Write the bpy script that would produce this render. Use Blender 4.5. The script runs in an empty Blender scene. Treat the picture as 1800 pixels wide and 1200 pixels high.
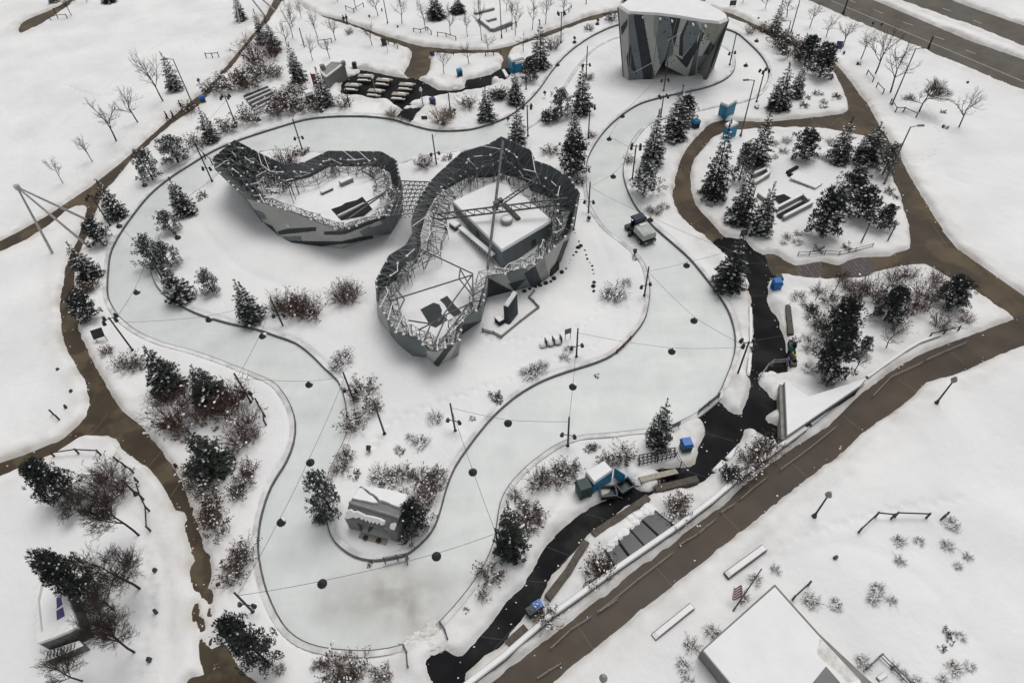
import bpy, bmesh, math, random
import numpy as np
from mathutils import Vector, Matrix
from mathutils.geometry import tessellate_polygon
random.seed(7)
RNG = np.random.default_rng(11)
sc = bpy.context.scene
col = sc.collection
# ------------------------------------------------------------------ camera
H, F = 48.0, 1110.0                       # drone height in metres, focal length in photo pixels
UP = Vector((-60.0, 1000.0, F)).normalized()      # world up as seen in camera axes
FW = Vector((0, 0, -1.0))
YC = (FW - FW.dot(UP) * UP).normalized()
XC = YC.cross(UP)
CM = Matrix((XC, YC, UP))                 # camera axes -> world axes
CMT = CM.transposed()
def P(px, py, z=0.0):
    d = CM @ Vector((px - 900.0, 600.0 - py, -F))
    t = (z - H) / d.z
    return Vector((d.x * t, d.y * t, z))
def G(px, py): return P(px, py, 0.0)
def proj(p):
    c = CMT @ (Vector(p) - Vector((0, 0, H)))
    return (900.0 + F * c.x / -c.z, 600.0 - F * c.y / -c.z)
def ppm(p):
    c = CMT @ (Vector(p) - Vector((0, 0, H)))
    return F / -c.z
def height(base, top_y):
    b = G(*base); lo, hi = 0.0, 30.0
    for _ in range(40):
        m = (lo + hi) / 2
        if proj((b.x, b.y, m))[1] > top_y: lo = m
        else: hi = m
    return lo
cam = bpy.data.cameras.new('camera'); cam.sensor_width = 36.0; cam.lens = F / 1800 * 36
cam.clip_start = 0.5; cam.clip_end = 6000
co = bpy.data.objects.new('camera', cam); col.objects.link(co)
M4 = CM.to_4x4(); M4.translation = (0, 0, H); co.matrix_world = M4
sc.camera = co
# ------------------------------------------------------------------ materials
def mat(name, c, rough=0.8, var=0.0, vscale=3.0, c2=None, bump=0.0, bscale=20.0, metal=0.0, spec=0.5, detail=4):
    m = bpy.data.materials.new(name); m.use_nodes = True
    nt = m.node_tree; b = nt.nodes['Principled BSDF']
    b.inputs['Roughness'].default_value = rough
    b.inputs['Metallic'].default_value = metal
    b.inputs['Specular IOR Level'].default_value = spec
    c = tuple(c) + (1,)
    b.inputs['Base Color'].default_value = c
    if var or c2 or bump:
        g = nt.nodes.new('ShaderNodeNewGeometry')
        if var or c2:
            n = nt.nodes.new('ShaderNodeTexNoise'); n.inputs['Scale'].default_value = vscale; n.inputs['Detail'].default_value = detail
            nt.links.new(g.outputs['Position'], n.inputs['Vector'])
            r = nt.nodes.new('ShaderNodeValToRGB')
            r.color_ramp.elements[0].position = 0.35; r.color_ramp.elements[1].position = 0.65
            if c2 is None:
                lo = tuple(x * (1 - var) for x in c[:3]) + (1,); hi = tuple(min(1, x * (1 + var)) for x in c[:3]) + (1,)
            else: lo, hi = c, tuple(c2) + (1,)
            r.color_ramp.elements[0].color = lo; r.color_ramp.elements[1].color = hi
            nt.links.new(n.outputs['Fac'], r.inputs['Fac']); nt.links.new(r.outputs['Color'], b.inputs['Base Color'])
        if bump:
            n2 = nt.nodes.new('ShaderNodeTexNoise'); n2.inputs['Scale'].default_value = bscale; n2.inputs['Detail'].default_value = 5
            nt.links.new(g.outputs['Position'], n2.inputs['Vector'])
            bp = nt.nodes.new('ShaderNodeBump'); bp.inputs['Strength'].default_value = bump; bp.inputs['Distance'].default_value = 0.1
            nt.links.new(n2.outputs['Fac'], bp.inputs['Height']); nt.links.new(bp.outputs['Normal'], b.inputs['Normal'])
    return m
SNOWC = (0.80, 0.80, 0.805)
M = dict(
 frost=mat('frosted_needles', (0.06, 0.07, 0.066), 0.8, c2=(0.16, 0.175, 0.17), vscale=3.0, spec=0.2),
 snow=mat('snow', SNOWC, 0.7, 0.03, 0.6, bump=0.25, bscale=3.0, spec=0.2),
 dirty_snow=mat('dirty_snow', (0.55, 0.53, 0.5), 0.8, c2=(0.75, 0.74, 0.73), vscale=2.5, bump=0.4, bscale=4),
 needle=mat('needles', (0.030, 0.037, 0.032), 0.8, c2=(0.064, 0.074, 0.064), vscale=2.0, spec=0.2),
 needle2=mat('pine_needles', (0.034, 0.041, 0.038), 0.8, c2=(0.07, 0.08, 0.074), vscale=2.0, spec=0.2),
 bark=mat('bark', (0.045, 0.038, 0.034), 0.9, 0.3, 4.0),
 twig=mat('twigs', (0.055, 0.043, 0.038), 0.9, 0.3, 2.0, spec=0.2),
 redtwig=mat('red_twigs', (0.085, 0.048, 0.042), 0.9, 0.3, 2.0, spec=0.2),
 greytwig=mat('grey_twigs', (0.12, 0.105, 0.095), 0.9, 0.3, 2.0, spec=0.2),
 tantwig=mat('tan_stems', (0.25, 0.20, 0.14), 0.9, 0.3, 2.0, spec=0.2),
 leaf=mat('dry_leaves', (0.065, 0.045, 0.034), 0.9, c2=(0.12, 0.08, 0.058), vscale=3.0, spec=0.2),
 greyleaf=mat('grey_leaves', (0.05, 0.052, 0.046), 0.9, c2=(0.09, 0.085, 0.07), vscale=3.0, spec=0.2),
 steel=mat('dark_steel', (0.09, 0.094, 0.098), 0.5, 0.35, 3.0),
 black=mat('black_paint', (0.018, 0.018, 0.02), 0.5, 0.2, 4.0),
 pale_steel=mat('pale_steel', (0.42, 0.42, 0.41), 0.45, 0.1, 2.0, metal=0.2),
 galv=mat('galvanised_rail', (0.33, 0.31, 0.28), 0.45, 0.1, 4.0, metal=0.3),
 light_panel=mat('light_grey_panel', (0.42, 0.43, 0.41), 0.75, 0.06, 0.7, bump=0.15, bscale=6),
 mid_panel=mat('mid_grey_panel', (0.16, 0.185, 0.195), 0.75, 0.1, 0.7, bump=0.15, bscale=6),
 dark_panel=mat('dark_panel', (0.028, 0.036, 0.042), 0.7, 0.15, 0.7, bump=0.15, bscale=6),
 olive_panel=mat('olive_grey_panel', (0.26, 0.27, 0.245), 0.75, 0.1, 0.7, bump=0.15, bscale=6),
 back_panel=mat('panel_backs', (0.035, 0.046, 0.048), 0.75, c2=(0.12, 0.142, 0.138), vscale=0.25),
 concrete=mat('concrete', (0.26, 0.255, 0.24), 0.85, 0.15, 1.5, bump=0.1),
 grey_wall=mat('grey_wall', (0.20, 0.20, 0.19), 0.8, 0.1, 1.0),
 roof_metal=mat('roof_metal', (0.19, 0.19, 0.19), 0.5, 0.1, 2.0),
 coping=mat('kerb_coping', (0.50, 0.50, 0.495), 0.85, c2=(0.78, 0.78, 0.78), vscale=0.7),
 rubber=mat('bumper_rubber', (0.10, 0.105, 0.105), 0.7, 0.2, 2.0),
 pale_slush=mat('pale_slush', (0.62, 0.61, 0.59), 0.8, 0.1, 2.0),
 wood=mat('weathered_wood', (0.085, 0.07, 0.058), 0.8, 0.25, 3.0),
 tan_wood=mat('pale_wood', (0.36, 0.33, 0.27), 0.8, 0.15, 4.0),
 blue=mat('blue_panel', (0.012, 0.21, 0.38), 0.5, 0.12, 2.0),
 bluelid=mat('blue_lid', (0.015, 0.14, 0.45), 0.4, 0.1, 3.0),
 navy=mat('navy_paint', (0.012, 0.020, 0.05), 0.35, 0.1, 3.0),
 purple=mat('purple_sign', (0.05, 0.05, 0.16), 0.5, 0.1, 3.0),
 green=mat('bin_green', (0.03, 0.055, 0.05), 0.6, 0.15, 3.0),
 dumpster=mat('dumpster_green', (0.018, 0.032, 0.034), 0.5, 0.2, 2.0),
 tank=mat('pale_tank', (0.42, 0.44, 0.42), 0.45, 0.12, 2.0),
 glass=mat('dark_glass', (0.02, 0.025, 0.029), 0.25, 0.2, 0.8),
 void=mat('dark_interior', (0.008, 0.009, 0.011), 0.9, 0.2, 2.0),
 tyre=mat('tyre', (0.012, 0.012, 0.012), 0.85, 0.2, 4.0),
 dull_red=mat('dull_red_pad', (0.12, 0.05, 0.048), 0.8, 0.3, 2.0),
 red=mat('red_panel', (0.22, 0.03, 0.035), 0.6, 0.1, 3.0),
 white=mat('white_paint', (0.78, 0.78, 0.77), 0.6, 0.05, 3.0),
 skin=mat('skin', (0.45, 0.29, 0.22), 0.6), hair=mat('hair', (0.03, 0.022, 0.018), 0.8),
 coat=mat('dark_coat', (0.015, 0.016, 0.02), 0.85, 0.2, 8), jeans=mat('dark_trousers', (0.02, 0.022, 0.03), 0.85, 0.2, 8),
 yellow=mat('yellow_jacket', (0.62, 0.62, 0.03), 0.6), teal=mat('teal_jacket', (0.02, 0.16, 0.14), 0.7), violet=mat('violet_jacket', (0.06, 0.03, 0.16), 0.7),
 stone=mat('dark_stone', (0.03, 0.03, 0.03), 0.9, 0.3, 3.0),
)
# ------------------------------------------------------------------ mesh builder
class MB:
    def __init__(s): s.v = []; s.f = []; s.m = []
    def add(s, vs, fs, mi=0):
        o = len(s.v); s.v.extend([tuple(v) for v in vs]); s.f.extend([tuple(i + o for i in f) for f in fs])
        s.m.extend([mi] * len(fs) if isinstance(mi, int) else mi)
    def box(s, c, z0, z1, sx, sy, rot=0.0, mi=0, top=None, taper=1.0):
        ca, sa = math.cos(rot), math.sin(rot); vs = []
        for z, k in ((z0, 1.0), (z1, taper)):
            for dx, dy in ((-1, -1), (1, -1), (1, 1), (-1, 1)):
                x, y = dx * sx / 2 * k, dy * sy / 2 * k
                vs.append((c[0] + x * ca - y * sa, c[1] + x * sa + y * ca, z))
        s.add(vs, [(0, 3, 2, 1), (0, 1, 5, 4), (1, 2, 6, 5), (2, 3, 7, 6), (3, 0, 4, 7)], mi)
        s.add(vs[4:], [(0, 1, 2, 3)], mi if top is None else top)
        return s
    def tube(s, a, b, r0, r1=None, n=4, mi=0, caps=True):
        a, b = Vector(a), Vector(b); r1 = r0 if r1 is None else r1
        d = b - a
        if d.length < 1e-6: return s
        d.normalize(); u = d.orthogonal().normalized(); w = d.cross(u); vs = []
        for c, r in ((a, r0), (b, r1)):
            for i in range(n):
                t = 2 * math.pi * i / n
                vs.append(c + (u * math.cos(t) + w * math.sin(t)) * r)
        fs = [(i, (i + 1) % n, n + (i + 1) % n, n + i) for i in range(n)]
        if caps: fs += [tuple(range(n))[::-1], tuple(range(n, 2 * n))]
        s.add(vs, fs, mi); return s
    def path(s, pts, r, n=4, mi=0):
        for a, b in zip(pts, pts[1:]): s.tube(a, b, r, r, n, mi)
        return s
    def prism(s, pts, z0, z1, mi=0, top=None):
        n = len(pts); pts = [Vector((p[0], p[1], 0)) for p in pts]
        area = sum(pts[i].x * pts[(i + 1) % n].y - pts[(i + 1) % n].x * pts[i].y for i in range(n))
        if area < 0: pts = pts[::-1]
        vs = [(p.x, p.y, z0) for p in pts] + [(p.x, p.y, z1) for p in pts]
        s.add(vs, [(i, (i + 1) % n, n + (i + 1) % n, n + i) for i in range(n)], mi)
        tr = tessellate_polygon([pts])
        tp = []
        for t in tr:
            a, b, c = (pts[i] for i in t)
            tp.append(t if (b - a).cross(c - a).z > 0 else t[::-1])
        s.add(vs[n:], tp, mi if top is None else top)
        s.add(vs[:n], [t[::-1] for t in tp], mi)
        return s
    def sheet(s, pts, z, mi=0):
        pts = [Vector((p[0], p[1], 0)) for p in pts]; tp = []
        for t in tessellate_polygon([pts]):
            a, b, c = (pts[i] for i in t)
            tp.append(t if (b - a).cross(c - a).z > 0 else t[::-1])
        s.add([(p.x, p.y, z) for p in pts], tp, mi); return s
    def hull(s, low, high, mi=0, top=None, bottom=True):
        n = len(low); s.add(list(low) + list(high), [(i, (i + 1) % n, n + (i + 1) % n, n + i) for i in range(n)], mi)
        s.add(list(high), [tuple(range(n))], mi if top is None else top)
        if bottom: s.add(list(low), [tuple(range(n))[::-1]], mi)
        return s
    def slab(s, q, th, mi=0, back=0):
        q = [Vector(p) for p in q]; nrm = (q[1] - q[0]).cross(q[-1] - q[0]).normalized()
        b = [p - nrm * th for p in q]; n = len(q)
        s.add(q, [tuple(range(n))], mi); s.add(b, [tuple(range(n))[::-1]], back)
        s.add(q + b, [(i, n + i, n + (i + 1) % n, (i + 1) % n) for i in range(n)], back); return s
    def disc(s, c, r0, r1, z0, z1, n=12, mi=0):
        a = [(c[0] + r0 * math.cos(2 * math.pi * i / n), c[1] + r0 * math.sin(2 * math.pi * i / n), z0) for i in range(n)]
        b = [(c[0] + r1 * math.cos(2 * math.pi * i / n), c[1] + r1 * math.sin(2 * math.pi * i / n), z1) for i in range(n)]
        return s.hull(a, b, mi)
    def blob(s, c, rx, ry, rz, mi=0, jit=0.15, nu=8, nv=4):
        vs = []; 
        for j in range(nv + 1):
            ph = math.pi / 2 * j / nv
            for i in range(nu):
                t = 2 * math.pi * i / nu; k = 1 + random.uniform(-jit, jit)
                vs.append((c[0] + rx * math.cos(t) * math.cos(ph) * k, c[1] + ry * math.sin(t) * math.cos(ph) * k, c[2] + rz * math.sin(ph)))
        fs = [(j * nu + i, j * nu + (i + 1) % nu, (j + 1) * nu + (i + 1) % nu, (j + 1) * nu + i) for j in range(nv) for i in range(nu)]
        s.add(vs, fs, mi); return s
    def mesh(s, name, mats, off=(0, 0, 0)):
        me = bpy.data.meshes.new(name)
        ox, oy, oz = off
        me.from_pydata([(v[0] - ox, v[1] - oy, v[2] - oz) for v in s.v], [], s.f)
        for m in (mats if isinstance(mats, (list, tuple)) else [mats]): me.materials.append(M[m] if isinstance(m, str) else m)
        me.polygons.foreach_set('material_index', s.m); me.update()
        return me
    def build(s, name, mats, parent=None, loc=None, bevel=0.0, smooth=False):
        off = parent.location if parent is not None else (loc if loc is not None else (0, 0, 0))
        o = bpy.data.objects.new(name, s.mesh(name, mats, off)); col.objects.link(o)
        if parent is not None: o.parent = parent
        elif loc is not None: o.location = loc
        if smooth: o.data.polygons.foreach_set('use_smooth', [True] * len(o.data.polygons))
        if bevel:
            b = o.modifiers.new('bevel', 'BEVEL'); b.width = bevel; b.segments = 2; b.limit_method = 'ANGLE'
        return o
def tag(o, label, cat, group=None):
    o['label'] = label; o['category'] = cat
    if group: o['group'] = group
    return o
def thing(name, loc, label=None, cat=None, group=None, rz=0.0):
    o = bpy.data.objects.new(name, None); col.objects.link(o); o.location = loc; o.rotation_euler.z = rz
    o.empty_display_size = 0.5
    if label: tag(o, label, cat, group)
    return o
def struct(o, kind='structure'): o['kind'] = kind; return o
def copy_tree(o, parent=None):
    c = o.copy(); col.objects.link(c); c.parent = parent
    for ch in list(o.children): copy_tree(ch, c)
    return c
PENDING = []
def auto(o, look, px, cat, group): PENDING.append((o, look, px)); o['category'] = cat; o['group'] = group
class Proto:
    """first use takes the built thing itself, later uses copy it and its parts"""
    def __init__(s, root): s.root = root; s.used = False
    def get(s):
        if not s.used: s.used = True; return s.root
        return copy_tree(s.root)
def catmull(pts, closed=True, step=0.8):
    n = len(pts); out = []; rngs = range(n) if closed else range(n - 1)
    for i in rngs:
        p0 = pts[(i - 1) % n] if closed or i > 0 else pts[i]; p1 = pts[i]; p2 = pts[(i + 1) % n]
        p3 = pts[(i + 2) % n] if closed or i + 2 < n else pts[i + 1]
        k = max(2, int((p2 - p1).length / step))
        for j in range(k):
            t = j / k
            out.append(0.5 * ((2 * p1) + (p2 - p0) * t + (2 * p0 - 5 * p1 + 4 * p2 - p3) * t * t + (3 * p1 - p0 - 3 * p2 + p3) * t ** 3))
    if not closed: out.append(pts[-1])
    return out
def GP(pts): return [G(*p) for p in pts]
# ------------------------------------------------------------------ ground outlines, traced on the ground plane
OUTER = [(190,507),(191,485),(195,450),(207,422),(230,387),(262,347),(297,317),(335,292),(377,267),(425,247),(490,226),(540,212),(590,207),(645,207),(690,212),(720,221),(760,231),(802,232),(840,227),(890,209),(922,186),(947,160),(972,125),(997,97),(1030,72),(1060,56),(1090,45),(1150,34),(1220,38),(1275,53),(1297,62),(1315,77),(1335,97),(1347,115),(1351,132),(1345,152),(1328,171),(1300,181),(1265,187),(1225,196),(1180,206),(1150,214),(1128,228),(1108,255),(1097,290),(1096,312),(1105,342),(1122,372),(1150,402),(1182,430),(1212,457),(1237,487),(1262,520),(1280,550),(1290,582),(1292,610),(1287,635),(1277,662),(1260,697),(1225,727),(1200,740),(1172,752),(1130,757),(1065,764),(1025,767),(997,775),(972,787),(940,810),(917,830),(895,855),(880,885),(874,920),(868,955),(852,993),(836,1019),(813,1050),(774,1094),(748,1112),(710,1134),(658,1144),(614,1144),(575,1140),(547,1133),(521,1120),(498,1097),(478,1060),(465,1024),(456,980),(455,948),(459,916),(467,885),(478,857),(491,835),(505,812),(517,780),(520,745),(512,715),(497,690),(477,671),(427,650),(352,622),(290,605),(250,588),(230,575),(210,557),(197,537),(191,522)]
INNER = [(265,465),(272,495),(287,517),(315,537),(352,555),(402,570),(452,581),(490,594),(520,605),(547,625),(572,650),(595,672),(606,700),(611,730),(609,768),(594,800),(580,830),(573,862),(572,895),(577,922),(584,945),(600,964),(623,979),(650,986),(675,985),(707,979),(727,968),(750,947),(765,925),(775,897),(785,860),(800,823),(822,790),(847,757),(868,733),(893,710),(920,690),(957,670),(995,656),(1040,642),(1065,632),(1083,621),(1108,597),(1132,565),(1140,535),(1142,510),(1139,487),(1130,462),(1110,440),(1087,422),(1067,407),(1050,385),(1037,362),(1032,340),(1030,315),(1032,285),(1045,257),(1065,230),(1090,207),(1122,186),(1160,174),(1200,165),(1240,156),(1270,144),(1287,130),(1292,112),(1285,93),(1262,78),(1220,68),(1150,62),(1090,67),(1052,82),(1030,100),(1010,125),(992,152),(972,182),(955,207),(930,224),(905,243),(880,256),(850,262),(790,268),(735,277),(697,288),(630,275),(560,268),(483,264),(440,272),(400,290),(370,317),(338,340),(305,368),(283,405),(268,438)]
outer = catmull(GP(OUTER)); inner = catmull(GP(INNER))
BROWN = {
 'left': [(520,-30),(500,-30),(480,2),(465,30),(440,65),(397,117),(365,155),(327,185),(280,225),(240,262),(204,293),(167,322),(127,350),(60,392),(-60,455),(-60,470),(60,415),(118,372),(148,362),(150,375),(140,410),(130,432),(117,462),(110,497),(105,535),(110,590),(127,635),(145,665),(155,697),(150,732),(122,760),(100,775),(40,800),(-60,835),(-60,860),(40,822),(100,795),(135,772),(170,765),(202,772),(215,790),(240,810),(265,827),(285,852),(300,880),(306,897),(322,900),(336,890),(315,837),(290,797),(265,767),(240,740),(215,722),(187,677),(165,635),(144,590),(135,562),(131,527),(132,490),(137,457),(147,430),(165,385),(182,340),(200,322),(225,290),(265,252),(315,212),(352,185),(385,142),(407,120),(440,77),(475,35),(498,0)],
 'patch_a': [(322,894),(340,890),(340,903),(346,916),(351,929),(359,962),(364,975),(351,975),(338,967),(330,949),(323,921),(329,914)],
 'patch_h': [(336,968),(366,972),(368,984),(344,986),(340,976)],
 'patch_i': [(356,1034),(372,1036),(374,1054),(352,1052)],
 'patch_j': [(346,1082),(358,1086),(362,1108),(352,1112),(346,1100)],
 'patch_b': [(352,976),(366,978),(372,1006),(366,1030),(361,1042),(341,1037),(333,1006),(341,988)],
 'patch_c': [(361,1040),(374,1048),(374,1061),(359,1060)],
 'patch_d': [(344,1056),(352,1062),(350,1082),(340,1094),(337,1078)],
 'patch_e': [(364,1060),(372,1068),(372,1085),(364,1082)],
 'patch_f': [(366,1116),(375,1118),(377,1135),(367,1133)],
 'patch_g': [(348,1106),(358,1124),(372,1140),(395,1130),(415,1162),(432,1183),(452,1200),(480,1230),(318,1230),(328,1200),(338,1190),(359,1185),(352,1165),(350,1140)],
 'top': [(490,-30),(515,0),(540,16),(565,27),(602,36),(630,46),(665,59),(702,71),(740,81),(790,86),(840,88),(890,83),(940,64),(990,46),(1040,28),(1087,18),(1150,8),(1220,10),(1275,21),(1295,28),(1330,44),(1360,58),(1400,76),(1440,92),(1462,106),(1485,130),(1507,160),(1527,185),(1540,210),(1557,237),(1577,270),(1592,293),(1610,327),(1630,360),(1652,395),(1677,430),(1700,449),(1800,520),(1900,590),(1900,640),(1800,570),(1700,503),(1670,490),(1645,475),(1620,464),(1595,467),(1570,472),(1535,480),(1505,489),(1435,490),(1395,486),(1372,483),(1350,490),(1340,470),(1340,448),(1360,446),(1377,455),(1395,465),(1415,465),(1445,460),(1475,465),(1507,452),(1560,451),(1570,445),(1597,437),(1600,415),(1595,390),(1587,360),(1577,332),(1565,305),(1556,285),(1545,262),(1520,243),(1475,232),(1435,227),(1390,225),(1350,226),(1300,230),(1265,236),(1240,257),(1220,282),(1215,300),(1215,327),(1225,362),(1242,382),(1265,407),(1280,425),(1262,435),(1252,426),(1237,417),(1212,397),(1192,375),(1182,350),(1185,322),(1191,295),(1205,265),(1225,240),(1255,214),(1300,213),(1350,214),(1395,210),(1445,204),(1487,197),(1489,180),(1482,160),(1470,135),(1455,113),(1430,100),(1380,78),(1330,54),(1290,36),(1220,18),(1150,15),(1087,25),(1050,36),(1015,45),(965,65),(935,73),(897,90),(897,122),(880,122),(880,96),(815,98),(758,97),(758,106),(756,120),(746,137),(725,139),(709,132),(719,112),(721,90),(680,73),(640,56),(597,41),(545,21),(520,3),(505,-30)],
 'corner': [(40,60),(40,40),(98,14),(128,-6),(150,-30),(170,-30),(140,-4),(100,28)],
 'walkway': [(2000,470),(1850,535),(1700,591),(1632,617),(1595,635),(1545,667),(1510,695),(1470,735),(1430,765),(1402,782),(1355,815),(1320,842),(1262,893),(1148,977),(1045,1058),(993,1096),(890,1176),(850,1208),(800,1250),(920,1250),(975,1197),(1042,1143),(1122,1076),(1179,1032),(1262,967),(1300,936),(1360,890),(1420,840),(1480,797),(1517,762),(1545,740),(1582,715),(1617,685),(1627,675),(1665,662),(1700,649),(1850,585),(2000,520)],
}
BLACK = {
 'right': [(1252,426),(1265,440),(1280,455),(1302,485),(1317,515),(1320,552),(1322,587),(1321,622),(1315,665),(1316,690),(1302,727),(1280,722),(1261,703),(1226,731),(1235,740),(1240,762),(1225,790),(1222,815),(1202,822),(1165,822),(1132,834),(1102,845),(1085,862),(1062,880),(1037,892),(1014,908),(978,939),(949,973),(934,1006),(911,1035),(890,1058),(865,1094),(828,1135),(813,1152),(797,1151),(779,1141),(748,1159),(748,1174),(756,1200),(765,1230),(812,1230),(820,1200),(822,1182),(839,1164),(865,1148),(890,1125),(911,1097),(935,1072),(947,1058),(957,1037),(975,1011),(1006,978),(1035,947),(1071,913),(1104,890),(1147,867),(1190,858),(1227,852),(1250,835),(1272,812),(1300,778),(1310,757),(1325,756),(1337,765),(1365,780),(1374,784),(1374,752),(1352,742),(1347,732),(1365,722),(1374,724),(1378,710),(1377,697),(1360,702),(1345,685),(1335,667),(1365,656),(1384,655),(1386,622),(1377,587),(1367,555),(1352,537),(1352,497),(1360,487),(1350,470),(1345,450),(1325,440),(1310,422),(1295,420),(1272,417)],
 'picnic': [(600,148),(606,140),(626,124),(650,126),(700,136),(726,138),(745,144),(770,158),(800,159),(816,154),(820,141),(840,137),(860,132),(879,121),(898,121),(900,130),(888,142),(868,150),(848,158),(820,161),(796,167),(774,169),(756,177),(752,188),(736,199),(720,219),(692,213),(706,194),(696,186),(680,176),(662,176),(640,172),(614,169),(600,167)],
}
ROAD = {'near': [(1340,-35),(1412,0),(1560,62),(1705,124),(1900,200),(1900,140),(1700,70),(1535,0),(1460,-35)],
        'far': [(1500,-35),(1577,0),(1700,46),(1900,122),(1900,80),(1700,11),(1672,0),(1600,-35)]}
def smooth_out(pts, step=1.0): return catmull(GP(pts), True, step)
brown = {k: smooth_out(v) for k, v in BROWN.items()}
black = {k: smooth_out(v) for k, v in BLACK.items()}
road = {k: [P(x, y) for x, y in v] for k, v in ROAD.items()}
# ------------------------------------------------------------------ noise + distance fields
def vnoise(x, y, sc_, seed):
    r = np.random.default_rng(seed).random((257, 257))
    x, y = (0.8 * x - 0.6 * y) / sc_ + 900.0 + seed, (0.6 * x + 0.8 * y) / sc_ + 700.0; xi = np.floor(x).astype(int); yi = np.floor(y).astype(int)
    fx = x - xi; fy = y - yi; fx = fx * fx * (3 - 2 * fx); fy = fy * fy * (3 - 2 * fy)
    xi %= 256; yi %= 256
    return (r[xi, yi] * (1 - fx) + r[xi + 1, yi] * fx) * (1 - fy) + (r[xi, yi + 1] * (1 - fx) + r[xi + 1, yi + 1] * fx) * fy
def fbm(x, y, sc_, seed, oct_=4):
    a = 0; w = 0.5; t = 0
    for o in range(oct_): a = a + w * vnoise(x, y, sc_ / 2 ** o, seed + o); t += w; w *= 0.5
    return a / t
def sdf(poly, X, Y, margin=6.0):
    """signed distance, negative inside; capped at margin far away"""
    P2 = np.array([(p.x, p.y) for p in poly]); d = np.full(X.shape, margin)
    m = (X > P2[:, 0].min() - margin) & (X < P2[:, 0].max() + margin) & (Y > P2[:, 1].min() - margin) & (Y < P2[:, 1].max() + margin)
    x = X[m]; y = Y[m]; best = np.full(x.shape, margin * margin); ins = np.zeros(x.shape, bool)
    for i in range(len(P2)):
        ax, ay = P2[i]; bx, by = P2[(i + 1) % len(P2)]
        dx, dy = bx - ax, by - ay; L = dx * dx + dy * dy
        if L < 1e-9: continue
        cr = (ay > y) != (by > y)
        if cr.any(): ins ^= cr & (x < (dx) * (y - ay) / (dy if abs(dy) > 1e-12 else 1e-12) + ax)
        k = (x > min(ax, bx) - margin) & (x < max(ax, bx) + margin) & (y > min(ay, by) - margin) & (y < max(ay, by) + margin)
        if not k.any(): continue
        xs, ys = x[k], y[k]
        t = np.clip(((xs - ax) * dx + (ys - ay) * dy) / L, 0, 1)
        q = (xs - ax - t * dx) ** 2 + (ys - ay - t * dy) ** 2
        best[k] = np.minimum(best[k], q)
    r = np.sqrt(best); r[ins] *= -1; d[m] = r
    return d
def sstep(a, b, x): t = np.clip((x - a) / (b - a), 0, 1); return t * t * (3 - 2 * t)
RES = 0.25
def axis(a, b): 
    core = np.arange(a, b + RES / 2, RES)
    g = np.array([1, 3, 7, 15, 30, 60, 120, 260, 600, 1500, 3000.])
    return np.concatenate([a - g[::-1], core, b + g])
xs = axis(-112, 112); ys = axis(8, 152)
X, Y = np.meshgrid(xs, ys)
d_ice = np.maximum(sdf(outer, X, Y, 3.0), -sdf(inner, X, Y, 3.0))
d_ice[sdf(outer, X, Y, 0.5) >= 0.5] = 3.0
n_edge = 0.6 * fbm(X, Y, 1.8, 21, 3) + 0.4 * fbm(X, Y, 0.7, 23, 2); n_big = fbm(X, Y, 5.0, 5, 3)
d_br = np.full(X.shape, 6.0)
for k, p in brown.items(): d_br = np.minimum(d_br, sdf(p, X, Y, 6.0) + (0.5 if k.startswith('patch') else 0.55) * np.clip(n_edge - 0.25, 0, 1))
d_bk = np.full(X.shape, 6.0)
for p in black.values(): d_bk = np.minimum(d_bk, sdf(p, X, Y, 6.0) + 0.8 * np.clip(n_edge - 0.3, 0, 1))
d_rd = np.full(X.shape, 6.0)
for p in road.values(): d_rd = np.minimum(d_rd, sdf(p, X, Y, 6.0) + 0.5 * np.clip(n_edge - 0.3, 0, 1))
d_path = np.minimum(np.minimum(d_br, d_bk), d_rd)
def edge(d, lo, w, h): return -0.16 + (h + 0.16) * sstep(lo, lo + w, d)
Z = np.minimum(edge(d_path, -0.1, 0.55, 0.32), edge(d_ice, 0.12, 0.5, 0.36))
free = np.clip(np.minimum(d_path, d_ice), 0, None)
bank = np.exp(-((d_path - 1.0) / 0.75) ** 2) * (0.06 + 0.55 * np.clip(n_big - 0.3, 0, 1)) * (d_path > 0)
bank2 = np.exp(-((d_bk - 1.3) / 1.1) ** 2) * 0.85 * np.clip(fbm(X, Y, 1.5, 77, 4) - 0.3, 0, 1) * (d_bk > 0)
Z += (bank + bank2) * sstep(0.0, 0.7, free)
Z += sstep(0.1, 1.2, np.minimum(d_path, 3)) * sstep(0.1, 1.2, d_ice) * ((fbm(X, Y, 14, 31, 2) - 0.5) * 0.45 + (fbm(X, Y, 3.2, 41, 4) - 0.5) * 0.24)
rough_ = np.exp(-np.clip(d_path, 0, 9) / 1.4) * (fbm(X, Y, 0.9, 55, 2) - 0.5) * 0.34 * (d_path > 0.1)
Z += rough_ * sstep(0.0, 0.5, free)
Z[(np.abs(X) > 115) | (Y < 6) | (Y > 155)] = np.maximum(Z, -0.2)[(np.abs(X) > 115) | (Y < 6) | (Y > 155)]
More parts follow.
